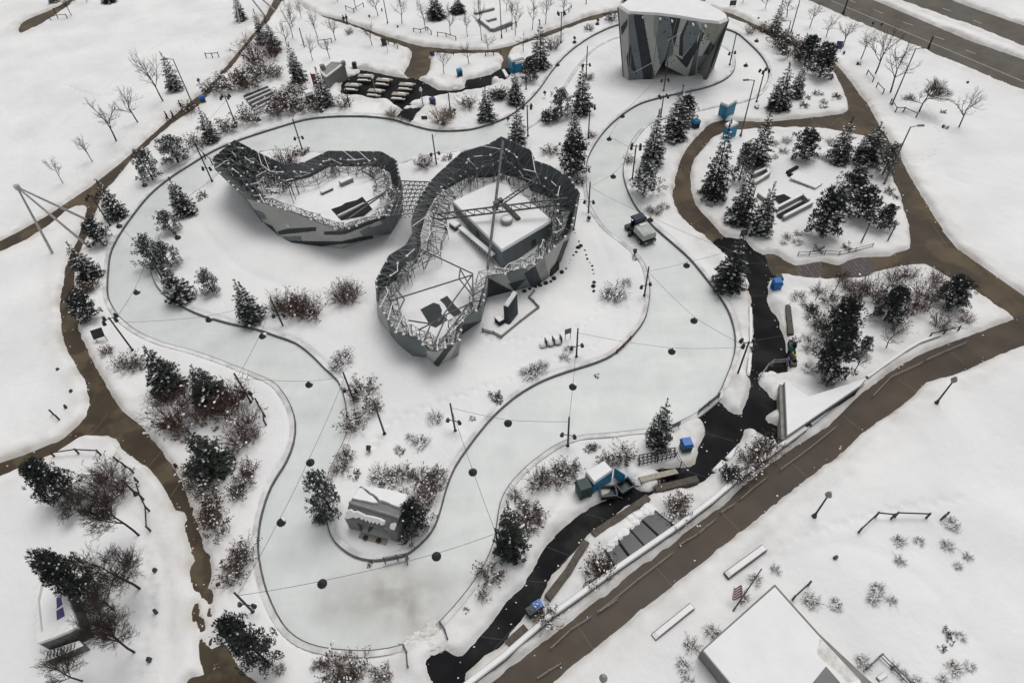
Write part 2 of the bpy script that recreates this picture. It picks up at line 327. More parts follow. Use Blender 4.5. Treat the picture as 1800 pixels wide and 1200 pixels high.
def track(px, w, dep, step=None):
    """trodden line: a shallow trough, or separate footprints when step is given"""
    global Z
    pts = [p for p in catmull(GP(px), False, 0.2)]
    acc = 0.0; side = 1
    for a, b in zip(pts, pts[1:]):
        acc += (b - a).length
        if step and acc < step: continue
        acc = 0.0; side = -side; d = (b - a).normalized(); q = b + Vector((-d.y, d.x, 0)) * (0.14 * side if step else 0)
        i0, i1 = np.searchsorted(ys, q.y - 1), np.searchsorted(ys, q.y + 1); j0, j1 = np.searchsorted(xs, q.x - 1), np.searchsorted(xs, q.x + 1)
        if i1 <= i0 or j1 <= j0: continue
        sx = X[i0:i1, j0:j1]; sy = Y[i0:i1, j0:j1]
        TR_[i0:i1, j0:j1] = np.maximum(TR_[i0:i1, j0:j1], dep * np.exp(-((sx - q.x) ** 2 + (sy - q.y) ** 2) / (w * w)))
TR_ = np.zeros(X.shape)
for px in ([(100,225),(180,160),(270,85),(400,5)],[(120,90),(250,40),(420,15)],[(300,300),(420,470),(700,560),(760,700),(820,760)],[(1640,700),(1500,800),(1420,870),(1300,990)],[(1310,1000),(1480,960),(1600,1010),(1700,1120)],[(120,900),(220,900),(290,1000),(300,1190)],[(1700,330),(1650,290),(1700,190)],[(990,270),(1100,560),(1000,600),(880,660)]): track(px, 0.5, 0.10)
for px in ([(110,150),(200,170),(300,100),(380,60)],[(650,800),(700,740),(860,680),(1060,600)],[(1280,1060),(1380,960),(1560,900),(1690,880)],[(620,40),(700,65),(900,60),(1000,20)],[(1420,640),(1500,600),(1560,560),(1690,560)],[(420,700),(450,640),(300,600)],[(1330,460),(1440,380),(1500,300),(1420,250)],[(240,900),(270,1050),(240,1190)],[(830,560),(870,600),(1000,585),(1060,540)],[(1100,60),(1060,140),(1180,160)],[(1540,320),(1650,260),(1600,150)]): track(px, 0.27, 0.24, 0.7)
Z -= TR_ * sstep(0.3, 1.0, free)
dirt = np.exp(-np.clip(d_path, 0, 9) / 1.1) * np.clip(fbm(X, Y, 1.3, 91, 3) * 1.7 - 0.35, 0, 1)
def ground_z(x, y):
    i = int(np.clip(np.searchsorted(ys, y), 1, len(ys) - 1)); j = int(np.clip(np.searchsorted(xs, x), 1, len(xs) - 1))
    return float(max(0.0, Z[i, j]))
ny, nx = X.shape
idx = np.arange(nx * ny).reshape(ny, nx)
quads = np.stack([idx[:-1, :-1], idx[:-1, 1:], idx[1:, 1:], idx[1:, :-1]], -1).reshape(-1, 4)
me = bpy.data.meshes.new('snow_ground')
me.vertices.add(nx * ny); me.vertices.foreach_set('co', np.stack([X, Y, Z], -1).astype(np.float32).ravel())
me.loops.add(quads.size); me.loops.foreach_set('vertex_index', quads.astype(np.int32).ravel())
me.polygons.add(len(quads)); me.polygons.foreach_set('loop_start', np.arange(0, quads.size, 4, dtype=np.int32))
me.polygons.foreach_set('use_smooth', np.ones(len(quads), bool))
me.update()
at = me.attributes.new('dirt', 'FLOAT', 'POINT'); at.data.foreach_set('value', dirt.astype(np.float32).ravel())
gm = mat('snow_cover', SNOWC, 0.7, 0.0, spec=0.2)
def setup_snow(m):
    nt = m.node_tree; b = nt.nodes['Principled BSDF']; g = nt.nodes.new('ShaderNodeNewGeometry')
    a = nt.nodes.new('ShaderNodeAttribute'); a.attribute_name = 'dirt'
    n = nt.nodes.new('ShaderNodeTexNoise'); n.inputs['Scale'].default_value = 0.12; n.inputs['Detail'].default_value = 6
    nt.links.new(g.outputs['Position'], n.inputs['Vector'])
    r = nt.nodes.new('ShaderNodeValToRGB'); r.color_ramp.elements[0].position = 0.3; r.color_ramp.elements[1].position = 0.7
    r.color_ramp.elements[0].color = (0.725, 0.725, 0.73, 1); r.color_ramp.elements[1].color = (0.845, 0.845, 0.845, 1)
    nt.links.new(n.outputs['Fac'], r.inputs['Fac'])
    mx = nt.nodes.new('ShaderNodeMix'); mx.data_type = 'RGBA'; mx.inputs[7].default_value = (0.50, 0.46, 0.40, 1)
    mm = nt.nodes.new('ShaderNodeMath'); mm.operation = 'MULTIPLY'; mm.inputs[1].default_value = 0.85
    nt.links.new(a.outputs['Fac'], mm.inputs[0])
    nt.links.new(mm.outputs[0], mx.inputs[0]); nt.links.new(r.outputs['Color'], mx.inputs[6]); nt.links.new(mx.outputs[2], b.inputs['Base Color'])
    prev = None
    for s_, st, ds in ((1.3, 0.35, 0.25), (7.0, 0.3, 0.04)):
        k = nt.nodes.new('ShaderNodeTexNoise'); k.inputs['Scale'].default_value = s_; k.inputs['Detail'].default_value = 5
        nt.links.new(g.outputs['Position'], k.inputs['Vector'])
        bp = nt.nodes.new('ShaderNodeBump'); bp.inputs['Strength'].default_value = st; bp.inputs['Distance'].default_value = ds
        nt.links.new(k.outputs['Fac'], bp.inputs['Height'])
        if prev: nt.links.new(prev.outputs['Normal'], bp.inputs['Normal'])
        prev = bp
    nt.links.new(prev.outputs['Normal'], b.inputs['Normal'])
setup_snow(gm); me.materials.append(gm)
go = bpy.data.objects.new('snow_ground', me); col.objects.link(go); struct(go)
# ------------------------------------------------------------------ ice and pavements
def blotch_nodes(nt, g, spots, scale):
    """mask of blotches that stay where they are on the surface"""
    acc = None
    for (cx, cy, rx, ry, rot) in spots:
        mp = nt.nodes.new('ShaderNodeMapping'); mp.vector_type = 'TEXTURE'
        mp.inputs['Location'].default_value = (cx, cy, 0); mp.inputs['Rotation'].default_value = (0, 0, rot); mp.inputs['Scale'].default_value = (rx, ry, 1e6)
        nt.links.new(g.outputs['Position'], mp.inputs['Vector'])
        ln = nt.nodes.new('ShaderNodeVectorMath'); ln.operation = 'LENGTH'; nt.links.new(mp.outputs[0], ln.inputs[0])
        mr = nt.nodes.new('ShaderNodeMapRange'); mr.inputs[1].default_value = 0.15; mr.inputs[2].default_value = 1.0; mr.inputs[3].default_value = 1.0; mr.inputs[4].default_value = 0.0
        nt.links.new(ln.outputs['Value'], mr.inputs[0])
        if acc is None: acc = mr.outputs[0]
        else:
            ad = nt.nodes.new('ShaderNodeMath'); ad.operation = 'MAXIMUM'; nt.links.new(acc, ad.inputs[0]); nt.links.new(mr.outputs[0], ad.inputs[1]); acc = ad.outputs[0]
    n = nt.nodes.new('ShaderNodeTexNoise'); n.inputs['Scale'].default_value = scale; n.inputs['Detail'].default_value = 6
    nt.links.new(g.outputs['Position'], n.inputs['Vector'])
    mu = nt.nodes.new('ShaderNodeMath'); mu.operation = 'MULTIPLY'; nt.links.new(acc, mu.inputs[0]); nt.links.new(n.outputs['Fac'], mu.inputs[1])
    return mu.outputs[0]
ice = mat('ice', (0.635, 0.667, 0.657), 0.42, c2=(0.70, 0.722, 0.712), vscale=0.16, bump=0.04, bscale=1.5, detail=6, spec=0.4)
nt = ice.node_tree; b = nt.nodes['Principled BSDF']; g = [n for n in nt.nodes if n.type == 'NEW_GEOMETRY'][0]
src = b.inputs['Base Color'].links[0].from_socket
for sc_v, rot, amt in (((0.12, 0.35, 1), 0.9, 0.05), ((0.5, 0.22, 1), 0.4, 0.035), ((2.2, 1.2, 1), 0.2, 0.025)):
    mp = nt.nodes.new('ShaderNodeMapping'); mp.inputs['Scale'].default_value = sc_v; mp.inputs['Rotation'].default_value = (0, 0, rot); nt.links.new(g.outputs['Position'], mp.inputs['Vector'])
    n = nt.nodes.new('ShaderNodeTexNoise'); n.inputs['Scale'].default_value = 1.6; n.inputs['Detail'].default_value = 5; n.inputs['Distortion'].default_value = 0.8; nt.links.new(mp.outputs[0], n.inputs['Vector'])
    mr = nt.nodes.new('ShaderNodeMapRange'); mr.inputs[1].default_value = 0.3; mr.inputs[2].default_value = 0.7; mr.inputs[3].default_value = 1 - amt; mr.inputs[4].default_value = 1 + amt * 0.6; nt.links.new(n.outputs['Fac'], mr.inputs[0])
    vm = nt.nodes.new('ShaderNodeVectorMath'); vm.operation = 'SCALE'; nt.links.new(src, vm.inputs[0]); nt.links.new(mr.outputs[0], vm.inputs['Scale']); src = vm.outputs[0]
def sp(px, py, rx, ry, rot=0.0): p = G(px, py); return (p.x, p.y, rx, ry, rot)
for spots, c, k, s_ in (([sp(732, 1085, 2.2, 6.0, 0.35), sp(690, 1050, 7, 3.5, 0.0), sp(752, 1110, 2.5, 3, 0)], (0.27, 0.235, 0.20, 1), 1.15, 0.6),
                    ([sp(1035, 100, 5.5, 17, -0.75), sp(985, 165, 5, 16, -0.5), sp(1330, 125, 7, 14, 0.1), sp(1250, 178, 14, 5, 0.1)], (0.86, 0.86, 0.86, 1), 1.7, 0.25)):  # dirt stains first, then blotches that lighten the ice colour
    f = blotch_nodes(nt, g, spots, s_)
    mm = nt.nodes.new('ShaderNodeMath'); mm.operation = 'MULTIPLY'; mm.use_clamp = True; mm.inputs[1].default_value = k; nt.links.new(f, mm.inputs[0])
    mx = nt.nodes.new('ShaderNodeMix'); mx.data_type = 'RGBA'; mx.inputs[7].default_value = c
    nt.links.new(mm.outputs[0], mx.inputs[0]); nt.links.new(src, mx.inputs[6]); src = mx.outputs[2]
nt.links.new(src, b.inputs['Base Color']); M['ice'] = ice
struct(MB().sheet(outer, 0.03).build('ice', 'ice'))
def wet(name, dry, wetc, vscale, lo, hi, r0, r1):
    m = mat(name, dry, 0.5, bump=0.06, bscale=8)
    nt = m.node_tree; b = nt.nodes['Principled BSDF']; g = [n for n in nt.nodes if n.type == 'NEW_GEOMETRY'][0]
    n = nt.nodes.new('ShaderNodeTexNoise'); n.inputs['Scale'].default_value = vscale; n.inputs['Detail'].default_value = 5; n.inputs['Roughness'].default_value = 0.55
    nt.links.new(g.outputs['Position'], n.inputs['Vector'])
    r = nt.nodes.new('ShaderNodeValToRGB'); e = r.color_ramp.elements
    e[0].position = lo; e[0].color = tuple(wetc) + (1,); e[1].position = hi; e[1].color = tuple(dry) + (1,)
    nt.links.new(n.outputs['Fac'], r.inputs['Fac'])
    n2 = nt.nodes.new('ShaderNodeTexNoise'); n2.inputs['Scale'].default_value = 0.35; n2.inputs['Detail'].default_value = 7
    nt.links.new(g.outputs['Position'], n2.inputs['Vector'])
    hs = nt.nodes.new('ShaderNodeMapRange'); hs.inputs[1].default_value = 0.3; hs.inputs[2].default_value = 0.7; hs.inputs[3].default_value = 0.75; hs.inputs[4].default_value = 1.3
    nt.links.new(n2.outputs['Fac'], hs.inputs[0])
    vm = nt.nodes.new('ShaderNodeVectorMath'); vm.operation = 'SCALE'; nt.links.new(r.outputs['Color'], vm.inputs[0]); nt.links.new(hs.outputs[0], vm.inputs['Scale'])
    nt.links.new(vm.outputs[0], b.inputs['Base Color'])
    mr = nt.nodes.new('ShaderNodeMapRange'); mr.inputs[1].default_value = lo; mr.inputs[2].default_value = hi; mr.inputs[3].default_value = r0; mr.inputs[4].default_value = r1
    nt.links.new(n.outputs['Fac'], mr.inputs[0]); nt.links.new(mr.outputs[0], b.inputs['Roughness'])
    return m
M['path'] = wet('wet_concrete', (0.100, 0.078, 0.050), (0.056, 0.040, 0.026), 0.22, 0.50, 0.56, 0.45, 0.75)
M['walk'] = wet('wet_walkway', (0.078, 0.058, 0.040), (0.046, 0.033, 0.024), 0.10, 0.40, 0.62, 0.4, 0.55)
M['asphalt'] = wet('black_rubber_paving', (0.0095, 0.0095, 0.0115), (0.004, 0.004, 0.005), 0.3, 0.38, 0.62, 0.45, 0.9)
M['asphalt'].node_tree.nodes['Principled BSDF'].inputs['Specular IOR Level'].default_value = 0.13
M['road'] = wet('road_asphalt', (0.085, 0.074, 0.055), (0.060, 0.051, 0.038), 0.15, 0.4, 0.6, 0.5, 0.8)
M['path'].node_tree.nodes['Principled BSDF'].inputs['Specular IOR Level'].default_value = 0.2; M['walk'].node_tree.nodes['Principled BSDF'].inputs['Specular IOR Level'].default_value = 0.2
M['joint'] = mat('paving_joint', (0.125, 0.10, 0.065), 0.8)
M['line'] = mat('road_line', (0.42, 0.41, 0.38), 0.8, 0.2, 4.0)
def strip(mb, a, b, w, z, mi):
    a, b = Vector((a.x, a.y, 0)), Vector((b.x, b.y, 0)); d = (b - a).normalized(); s_ = Vector((-d.y, d.x, 0)) * w / 2
    mb.add([(p.x, p.y, z) for p in (a - s_, b - s_, b + s_, a + s_)], [(0, 1, 2, 3)], mi)
JOINTS = {'left': [((156,768),(190,727)),((262,818),(285,792)),((300,872),(318,846))],
          'top': [((1497,195),(1528,236)),((1458,222),(1475,208)),((1212,398),(1238,380)),((1232,415),(1262,398)),((1225,395),(1252,412)),((1615,385),(1640,382)),((1600,432),(1672,425)),((1640,395),(1670,440))],
          'walkway': [((1135,975),(1182,1030)),((1010,1090),(1043,1141)),((1268,900),(1300,932)),((1390,812),(1418,838)),((1482,730),(1520,760)),((1580,668),(1612,688)),((1672,620),(1694,638))]}
for i_, (k, p) in enumerate(brown.items()):
    mb = MB().sheet(p, {'left': 0.0, 'top': 0.0, 'walkway': 0.006}.get(k, 0.002 + 0.0018 * i_))
    for a, c in JOINTS.get(k, []): strip(mb, G(*a), G(*c), 0.07, 0.010, 1)
    struct(mb.build('walkway' if k == 'walkway' else 'path', ['walk' if k == 'walkway' else 'path', 'joint']))
JB = [((1303,462),(1352,464)),((1318,520),(1352,519)),((1236,760),(1290,775)),((1160,824),(1190,857)),((1030,903),(1068,914)),((960,960),(1005,978)),((925,1020),(966,1024)),((1330,450),(1352,470)),((978,1000),(1012,965)),((905,1100),(860,1150)),((1200,825),(1240,838)),((1318,600),(1376,590)),((845,1118),(890,1125))]
M['black_joint'] = mat('black_joint', (0.035, 0.034, 0.033), 0.8)
for k, p in black.items():
    mb = MB().sheet(p, 0.016)
    if k == 'right':
        for a, c in JB: strip(mb, G(*a), G(*c), 0.06, 0.020, 1)
    struct(mb.build('rubber_path', ['asphalt', 'black_joint']))
random.seed(91); cr = MB()
for dd, lo, hi, num in ((d_bk, -0.7, 0.05, 300), (d_br, -0.5, 0.05, 300)):
    ii, jj = np.where((dd > lo) & (dd < hi) & (d_path < 0.05) & (Y < 110))
    for q in random.sample(range(len(ii)), min(num, len(ii))):
        d_ = float(dd[ii[q], jj[q]])
        if random.random() > math.exp(d_ * 3.5): continue
        k = random.uniform(0.03, 0.10); cr.blob((float(X[ii[q], jj[q]]) + random.uniform(-.12, .12), float(Y[ii[q], jj[q]]) + random.uniform(-.12, .12), 0.0), k, k * random.uniform(.6, 1), k * .6, 0, .35, 6, 2)
struct(cr.build('snow_crumbs', 'snow'), 'stuff')
mb = MB().sheet(road['near'], 0.0)
strip(mb, P(1462, 2), P(1800, 144), 0.14, 0.004, 1)
for a, c in (((1535,17),(1552,24)),((1587,39),(1605,45)),((1642,64),(1660,70)),((1697,88),(1715,95)),((1490,-1),(1504,5))): strip(mb, P(*a), P(*c), 0.16, 0.004, 1)
struct(mb.build('road', ['road', 'line']))
mb = MB().sheet(road['far'], 0.0)
for a, c in (((1657,15),(1672,20)),((1710,36),(1726,42))): strip(mb, P(*a), P(*c), 0.16, 0.004, 1)
struct(mb.build('road', ['road', 'line']))
# brick laid stretch of the right hand path
bk = mat('brick_paving', (0.10, 0.085, 0.08), 0.6)
nt = bk.node_tree; g = nt.nodes.new('ShaderNodeNewGeometry'); br = nt.nodes.new('ShaderNodeTexBrick')
mp = nt.nodes.new('ShaderNodeMapping'); mp.inputs['Rotation'].default_value = (0, 0, 1.45)
nt.links.new(g.outputs['Position'], mp.inputs['Vector']); nt.links.new(mp.outputs[0], br.inputs['Vector'])
br.inputs['Scale'].default_value = 1.0; br.inputs['Brick Width'].default_value = 1.3; br.inputs['Row Height'].default_value = 0.42; br.inputs['Mortar Size'].default_value = 0.06
br.inputs['Color1'].default_value = (0.10, 0.082, 0.076, 1); br.inputs['Color2'].default_value = (0.065, 0.05, 0.047, 1); br.inputs['Mortar'].default_value = (0.03, 0.026, 0.025, 1)
nt.links.new(br.outputs['Color'], nt.nodes['Principled BSDF'].inputs['Base Color']); M['brick'] = bk
for q in ([(1400,462),(1444,458),(1444,491),(1397,487)], [(1480,460),(1530,450),(1543,478),(1505,490),(1478,490)]):
    struct(MB().sheet(GP(q), 0.012).build('brick_path', 'brick'))
# kerbs round the ice
def kerb(line, side, label):
    """side = +1 when the dry side lies left of the line's direction"""
    n = len(line); r = thing('rink_kerb', line[0], label, 'kerb')
    def ring(mb, o0, o1, z0, z1, keep=None):
        L = []
        for i in range(n):
            d = (line[(i + 1) % n] - line[i - 1]).normalized(); s_ = Vector((-d.y, d.x, 0)) * side
            a, c = line[i] + s_ * o0, line[i] + s_ * o1
            L.append([(a.x, a.y, z0), (a.x, a.y, z1), (c.x, c.y, z1), (c.x, c.y, z0)])
        vs = [v for q in L for v in q]; fs = []
        for i in range(n):
            if keep and not keep(i): continue
            j = (i + 1) % n
            for k in range(3): fs.append((4 * i + k, 4 * j + k, 4 * j + k + 1, 4 * i + k + 1) if side < 0 else (4 * i + k + 1, 4 * j + k + 1, 4 * j + k, 4 * i + k))
        mb.add(vs, fs)
    a = MB(); ring(a, -0.05, 0.05, 0.0, 0.25); a.build('bumper', 'rubber', r)
    a = MB(); ring(a, 0.05, 0.45, 0.0, 0.335); a.build('coping', 'coping', r)
    return r
def ccw(line): return sum(line[i].x * line[(i + 1) % len(line)].y - line[(i + 1) % len(line)].x * line[i].y for i in range(len(line))) > 0
kerb(outer, -1 if ccw(outer) else 1, 'long grey kerb running round the outside edge of the ice ribbon')
kerb(inner, 1 if ccw(inner) else -1, 'long grey kerb round the snowy island inside the ice ribbon')
# ------------------------------------------------------------------ plant prototypes (unit: built about 1 m wide / real height, scaled per copy)
def rnd(a, b): return random.uniform(a, b)
def leaf(mb, c, d, up, l, w, mi):
    """one small flat spray from c along d"""
    d = d.normalized(); s_ = d.cross(up)
    if s_.length < 1e-3: s_ = d.orthogonal()
    s_ = s_.normalized() * w / 2; e = c + d * l; m_ = c + d * l * 0.45
    mb.add([c, m_ + s_, e, m_ - s_], [(0, 1, 2, 3)], mi)
def unitv():
    while True:
        v = Vector((rnd(-1, 1), rnd(-1, 1), rnd(-1, 1)))
        if 0.05 < v.length < 1: return v.normalized()
def spruce(name, seed, boughs=120, snow=0.5, droop=0.1, fat=1.0):
    """narrow cone of boughs with snow lying along them, 6 m tall, 3 m wide"""
    random.seed(seed); r = thing(name, (0, 0, 0)); hgt, rad = 6.0, 1.5
    t = MB().tube((0, 0, -0.2), (0, 0, hgt * 0.9), 0.13, 0.02, 6); t.build('trunk', 'bark', r)
    mb = MB(); bald = [(rnd(0, 6.28), rnd(0.05, 0.8)) for _ in range(5)]; pw = rnd(0.75, 1.0); lean = Vector((rnd(-.12, .12), rnd(-.12, .12), 0))
    for i in range(boughs):
        u = 1 - math.sqrt(1 - (i + rnd(0, 1)) / boughs * 0.97); z = 0.2 + u * (hgt - 0.35); a = i * 2.39996 + rnd(-0.35, 0.35)
        L = rad * fat * min(1.0, 1.1 * (1 - u) ** pw + 0.03) * (0.78 + 0.22 * min(1, u / 0.1)) * rnd(0.68, 1.16)
        for (ba, bu) in bald:
            if abs((a - ba + math.pi) % (2 * math.pi) - math.pi) < 0.45 and abs(u - bu) < 0.09: L *= 0.6
        d = Vector((math.cos(a), math.sin(a), rnd(-0.05, 0.2) - droop + 0.45 * u)).normalized(); sd = Vector((-math.sin(a), math.cos(a), 0)); b = Vector((0, 0, z)) + lean * u
        n = max(3, int(L / 0.2)); has = random.random() < snow
        for k in range(n):
            f = 0.28 + 0.72 * (k + rnd(0, 1)) / n; c = b + d * L * f - Vector((0, 0, 0.14 * L * f * f))
            wdt = 0.42 * (1.15 - f) * L + 0.12
            for q in range(6):
                sl = rnd(0.2, 0.36) * (0.7 + 0.3 * (1 - u)); o = d * rnd(0.4, 1) + sd * rnd(-1, 1) + Vector((0, 0, rnd(-0.5, 0.25)))
                leaf(mb, c + sd * rnd(-wdt, wdt) * 0.5, o, Vector((rnd(-.4,.4), rnd(-.4,.4), 1)), sl, sl * 0.4, 0)
            if has and f > 0.42 and random.random() < 0.7:
                s_ = rnd(0.10, 0.2) * (1.1 - 0.5 * u); mb.blob(c + sd * rnd(-wdt, wdt) * 0.3 + Vector((0, 0, 0.05)), s_ * rnd(0.9, 1.5), s_ * rnd(0.5, 0.9), s_ * 0.38, 1, 0.35, 5, 2)
    for q in range(26): leaf(mb, Vector((0, 0, hgt - 1.1 + q * 0.03)) + lean, Vector((rnd(-.8,.8), rnd(-.8,.8), 0.7)), unitv(), 0.28, 0.1, 0)
    mb.build('crown', ['needle', 'snow'], r); return r
def pine(name, seed, n=26, snow=0.5, dense=1.0, ls=1.0, nm='needle2'):
    """broad, open, tufted: 4 m tall, 3.6 m wide"""
    random.seed(seed); r = thing(name, (0, 0, 0)); hgt = 4.0; rad = 1.75
    mb = MB(); t = MB().tube((0, 0, -0.2), (0, 0, hgt * 0.8), 0.12, 0.04, 6)
    for i in range(n):
        u = (i + 0.5) / n; z = 0.25 + u * (hgt * 0.78); a = i * 2.4 + rnd(-0.4, 0.4)
        L = rad * (1 - 0.72 * u ** 1.3) * rnd(0.62, 1.15)
        d = Vector((math.cos(a), math.sin(a), 0.22 + 0.5 * u)); b = Vector((0, 0, z)); e = b + d * L
        t.tube(b, e, 0.035, 0.012, 3)
        m = int(7 * dense)
        for j in range(m):
            c = b + d * L * (0.35 + 0.68 * (j + rnd(0, 1)) / m) + unitv() * 0.26
            for q in range(int(13 / ls ** 1.3)):
                v = unitv(); leaf(mb, c + v * 0.08, v + d * 0.5 + Vector((0, 0, 0.25)), unitv(), rnd(0.2, 0.36) * ls, 0.10 * ls, 0)
            if random.random() < snow:
                s_ = rnd(0.08, 0.2) * ls; mb.blob(c + Vector((0, 0, 0.07)), s_, s_ * rnd(0.6, 1), s_ * 0.45, 1, 0.35, 6, 2)
    for q in range(60):
        v = unitv(); leaf(mb, Vector((0, 0, hgt * 0.82)) + v * 0.2, v + Vector((0, 0, 0.7)), unitv(), 0.3, 0.08, 0)
    t.build('trunk', 'bark', r); mb.build('crown', [nm, 'snow'], r); return r
def bare(name, seed, depth=5, wide=0.5, r0=0.115, rmin=0.011):
    """leafless tree, 6 m tall"""
    random.seed(seed); r = thing(name, (0, 0, 0)); t = MB(); br = MB(); hgt = 6.0
    def grow(mb, p, d, L, rad, lv):
        k = 3; q = p
        for i in range(k):
            d = (d + unitv() * 0.13 + Vector((0, 0, 0.05))).normalized(); e = q + d * L / k
            mb.tube(q, e, rad * (1 - 0.22 * i / k * 1.5), rad * (1 - 0.22 * (i + 1) / k * 1.5), 5 if lv < 1 else 3, 0, False); q = e
            if lv < depth and (lv > 0 or i > 0):
                for s_ in range((2 if r0 < 0.1 and lv < 3 else 1) if lv else 2):
                    v = (d * rnd(0.55, 0.9) + unitv() * (0.55 + wide * 0.5)).normalized()
                    if v.z < 0.05: v.z = 0.12
                    grow(br, q, v, L * rnd(0.48, 0.7), max(rmin, rad * 0.5), lv + 1)
        if lv < depth: grow(br, q, (d + unitv() * 0.35).normalized(), L * 0.62, max(rmin, rad * 0.6), lv + 1)
    grow(t, Vector((0, 0, -0.1)), Vector((0, 0, 1)), hgt * (0.46 if r0 > 0.1 else 0.36), r0, 0)
    t.build('trunk', 'twig', r); br.build('branches', 'twig', r); return r
def shrub_mesh(name, seed, stems, mats, leafy=0.0, hgt=1.2, rad=0.8, snow=0.0, fan=0.8, lsize=0.13, thick=0.012):
    """many stems from one root: leafless, or with dry leaves"""
    random.seed(seed); mb = MB()
    for i in range(stems):
        a = rnd(0, 6.283); q = math.sqrt(random.random()); d = Vector((math.cos(a) * q * fan, math.sin(a) * q * fan, 1.0)).normalized()
        b = Vector((math.cos(a), math.sin(a), 0)) * rad * 0.3 * q; L = hgt * rnd(0.65, 1.1) * (1.05 - 0.15 * q)
        p = b - Vector((0, 0, 0.1)); k = 4
        for j in range(k):
            d = (d + unitv() * 0.2).normalized(); e = p + d * (L / k)
            mb.tube(p, e, thick * (1 - 0.12 * j), thick * (0.88 - 0.12 * j), 3, 0, False)
            if j > 0:
                for s_ in range(2):
                    v = (d + unitv() * 0.9).normalized(); f = e + v * L * rnd(0.12, 0.26)
                    mb.tube(e, f, thick * 0.7, thick * 0.45, 3, 0, False)
                    if random.random() < leafy:
                        for _ in range(3): leaf(mb, f + unitv() * 0.05, unitv(), unitv(), lsize * rnd(0.7, 1.3), lsize * 0.6, 1)
                    if random.random() < snow:
                        s_2 = rnd(0.035, 0.075); mb.blob(f, s_2 * 1.3, s_2, s_2 * 0.7, 2, 0.3, 5, 2)
            p = e
    return mb.mesh(name, mats)
SPRUCE = [Proto(spruce('spruce_tree', 100 + i, 150 + 14 * (i % 3), (0.62, 0.5, 0.75, 0.55)[i % 4], (0.05, 0.18, 0.1)[i % 3], (1.0, 1.12, 0.93, 1.06)[i % 4])) for i in range(8)]
DARKS = [Proto(spruce('spruce_tree', 140 + i, 190, 0.25, 0.1, 1.2)) for i in range(3)]
PINE = [Proto(pine('pine_tree', 200 + i, 32 + 3 * (i % 2), 0.42, 1.25)) for i in range(3)]
SNOWP = [Proto(pine('pine_tree', 230 + i, 26, 0.8, 1.05, 0.85, 'frost')) for i in range(2)]
DARKP = [Proto(pine('pine_tree', 260 + i, 44, 0.18, 1.3, 0.66)) for i in range(3)]
BARE = [Proto(bare('bare_tree', 300 + i, 4, 0.25 + 0.16 * (i % 3))) for i in range(6)]
BIG = [Proto(bare('bare_tree', 340 + i, 5, 0.45, 0.085, 0.007)) for i in range(3)]
LM3 = ['twig', 'leaf', 'snow']
SH = {'leafy': [shrub_mesh('leafy_shrub', 400 + i, 46, LM3, 0.55, 1.3, 0.8, 0.10) for i in range(4)],
      'grey': [shrub_mesh('grey_shrub', 420 + i, 60, ['greytwig', 'greyleaf', 'snow'], 0.12, 1.0, 0.6, 0.14, 0.95, 0.07) for i in range(3)],
      'red': [shrub_mesh('red_shrub', 440 + i, 70, ['redtwig', 'leaf', 'snow'], 0.05, 1.6, 0.8, 0.02, 0.65) for i in range(3)],
      'tan': [shrub_mesh('grass_clump', 460, 90, ['tantwig', 'leaf', 'snow'], 0.03, 1.2, 0.7, 0.06, 0.9, 0.1, 0.014)],
      'dark': [shrub_mesh('evergreen_shrub', 470 + i, 60, ['bark', 'needle2', 'snow'], 0.95, 1.3, 0.8, 0.16, 0.9, 0.2) for i in range(2)],
      'sprig': [shrub_mesh('low_plant', 480 + i, 12, ['twig', 'greyleaf', 'snow'], 0.6, 0.7, 0.35, 0.25, 0.9, 0.16) for i in range(3)]}
def place_tree(protos, base, top, w, w0, h0, look, cat, group, i):
    random.seed(i * 7 + 1)
    o = protos[i % len(protos)].get(); b = G(*base); h = height(base, top[1]); s = ppm((b.x, b.y, h * 0.3))
    wid = w / s * (1.1 if w0 > 3.2 and w0 < 4 else 1.0)
    o.location = (b.x, b.y, max(0.0, ground_z(b.x, b.y) - 0.05)); o.rotation_euler.z = rnd(0, 6.28); o.scale = (wid / w0, wid / w0, max(0.6, h) / h0)
    auto(o, ('tall ' if h > 5.6 else 'short ' if h < 3.2 else '') + look, base, cat, group)
    return o
SP = [((312,161),(284,92),30),((426,39),(412,-18),20),((465,80),(450,17),26),((485,93),(470,36),28),((376,251),(355,185),29),((527,147),(511,76),28),((574,192),(561,120),36),((857,213),(855,148),33),((910,256),(906,185),35),((950,122),(947,34),34),((907,184),(902,122),34),((1022,201),(1021,112),40),((1008,262),(1003,190),34),((1186,247),(1189,147),40),((1146,292),(1157,192),44),((1252,348),(1267,210),52),((1360,63),(1368,-4),25),((1367,194),(1385,109),40),((1397,173),(1406,108),30),((1328,292),(1342,186),44),((1470,285),(1496,206),42),((1520,289),(1546,216),46),((1333,413),(1356,319),48),((1298,392),(1318,299),50),((210,383),(172,314),40),((162,490),(127,424),40),((330,378),(302,313),44),((322,528),(288,463),48),((447,564),(412,492),46),((1154,787),(1165,700),39),((98,8),(95,-18),20),((1101,8),(1100,-30),16),((1229,6),(1228,-32),18)]
for i, (b, t, w) in enumerate(SP): place_tree(SPRUCE, b, t, w, 3.0, 6.0, 'snow flecked spruce', 'spruce tree', 'narrow spruces round the ice ribbon', i)
for i, (b, t, w) in enumerate([((305,686),(262,610),54),((377,706),(334,641),52),((382,824),(337,752),60),((1278,508),(1297,412),52),((900,973),(886,884),50),((767,37),(757,-12),30),((806,26),(804,0),26),((195,7),(190,-16),22)]):
    place_tree(DARKS, b, t, w, 3.0, 6.0, 'dark green pointed spruce', 'spruce tree', 'dark pointed spruces', i)
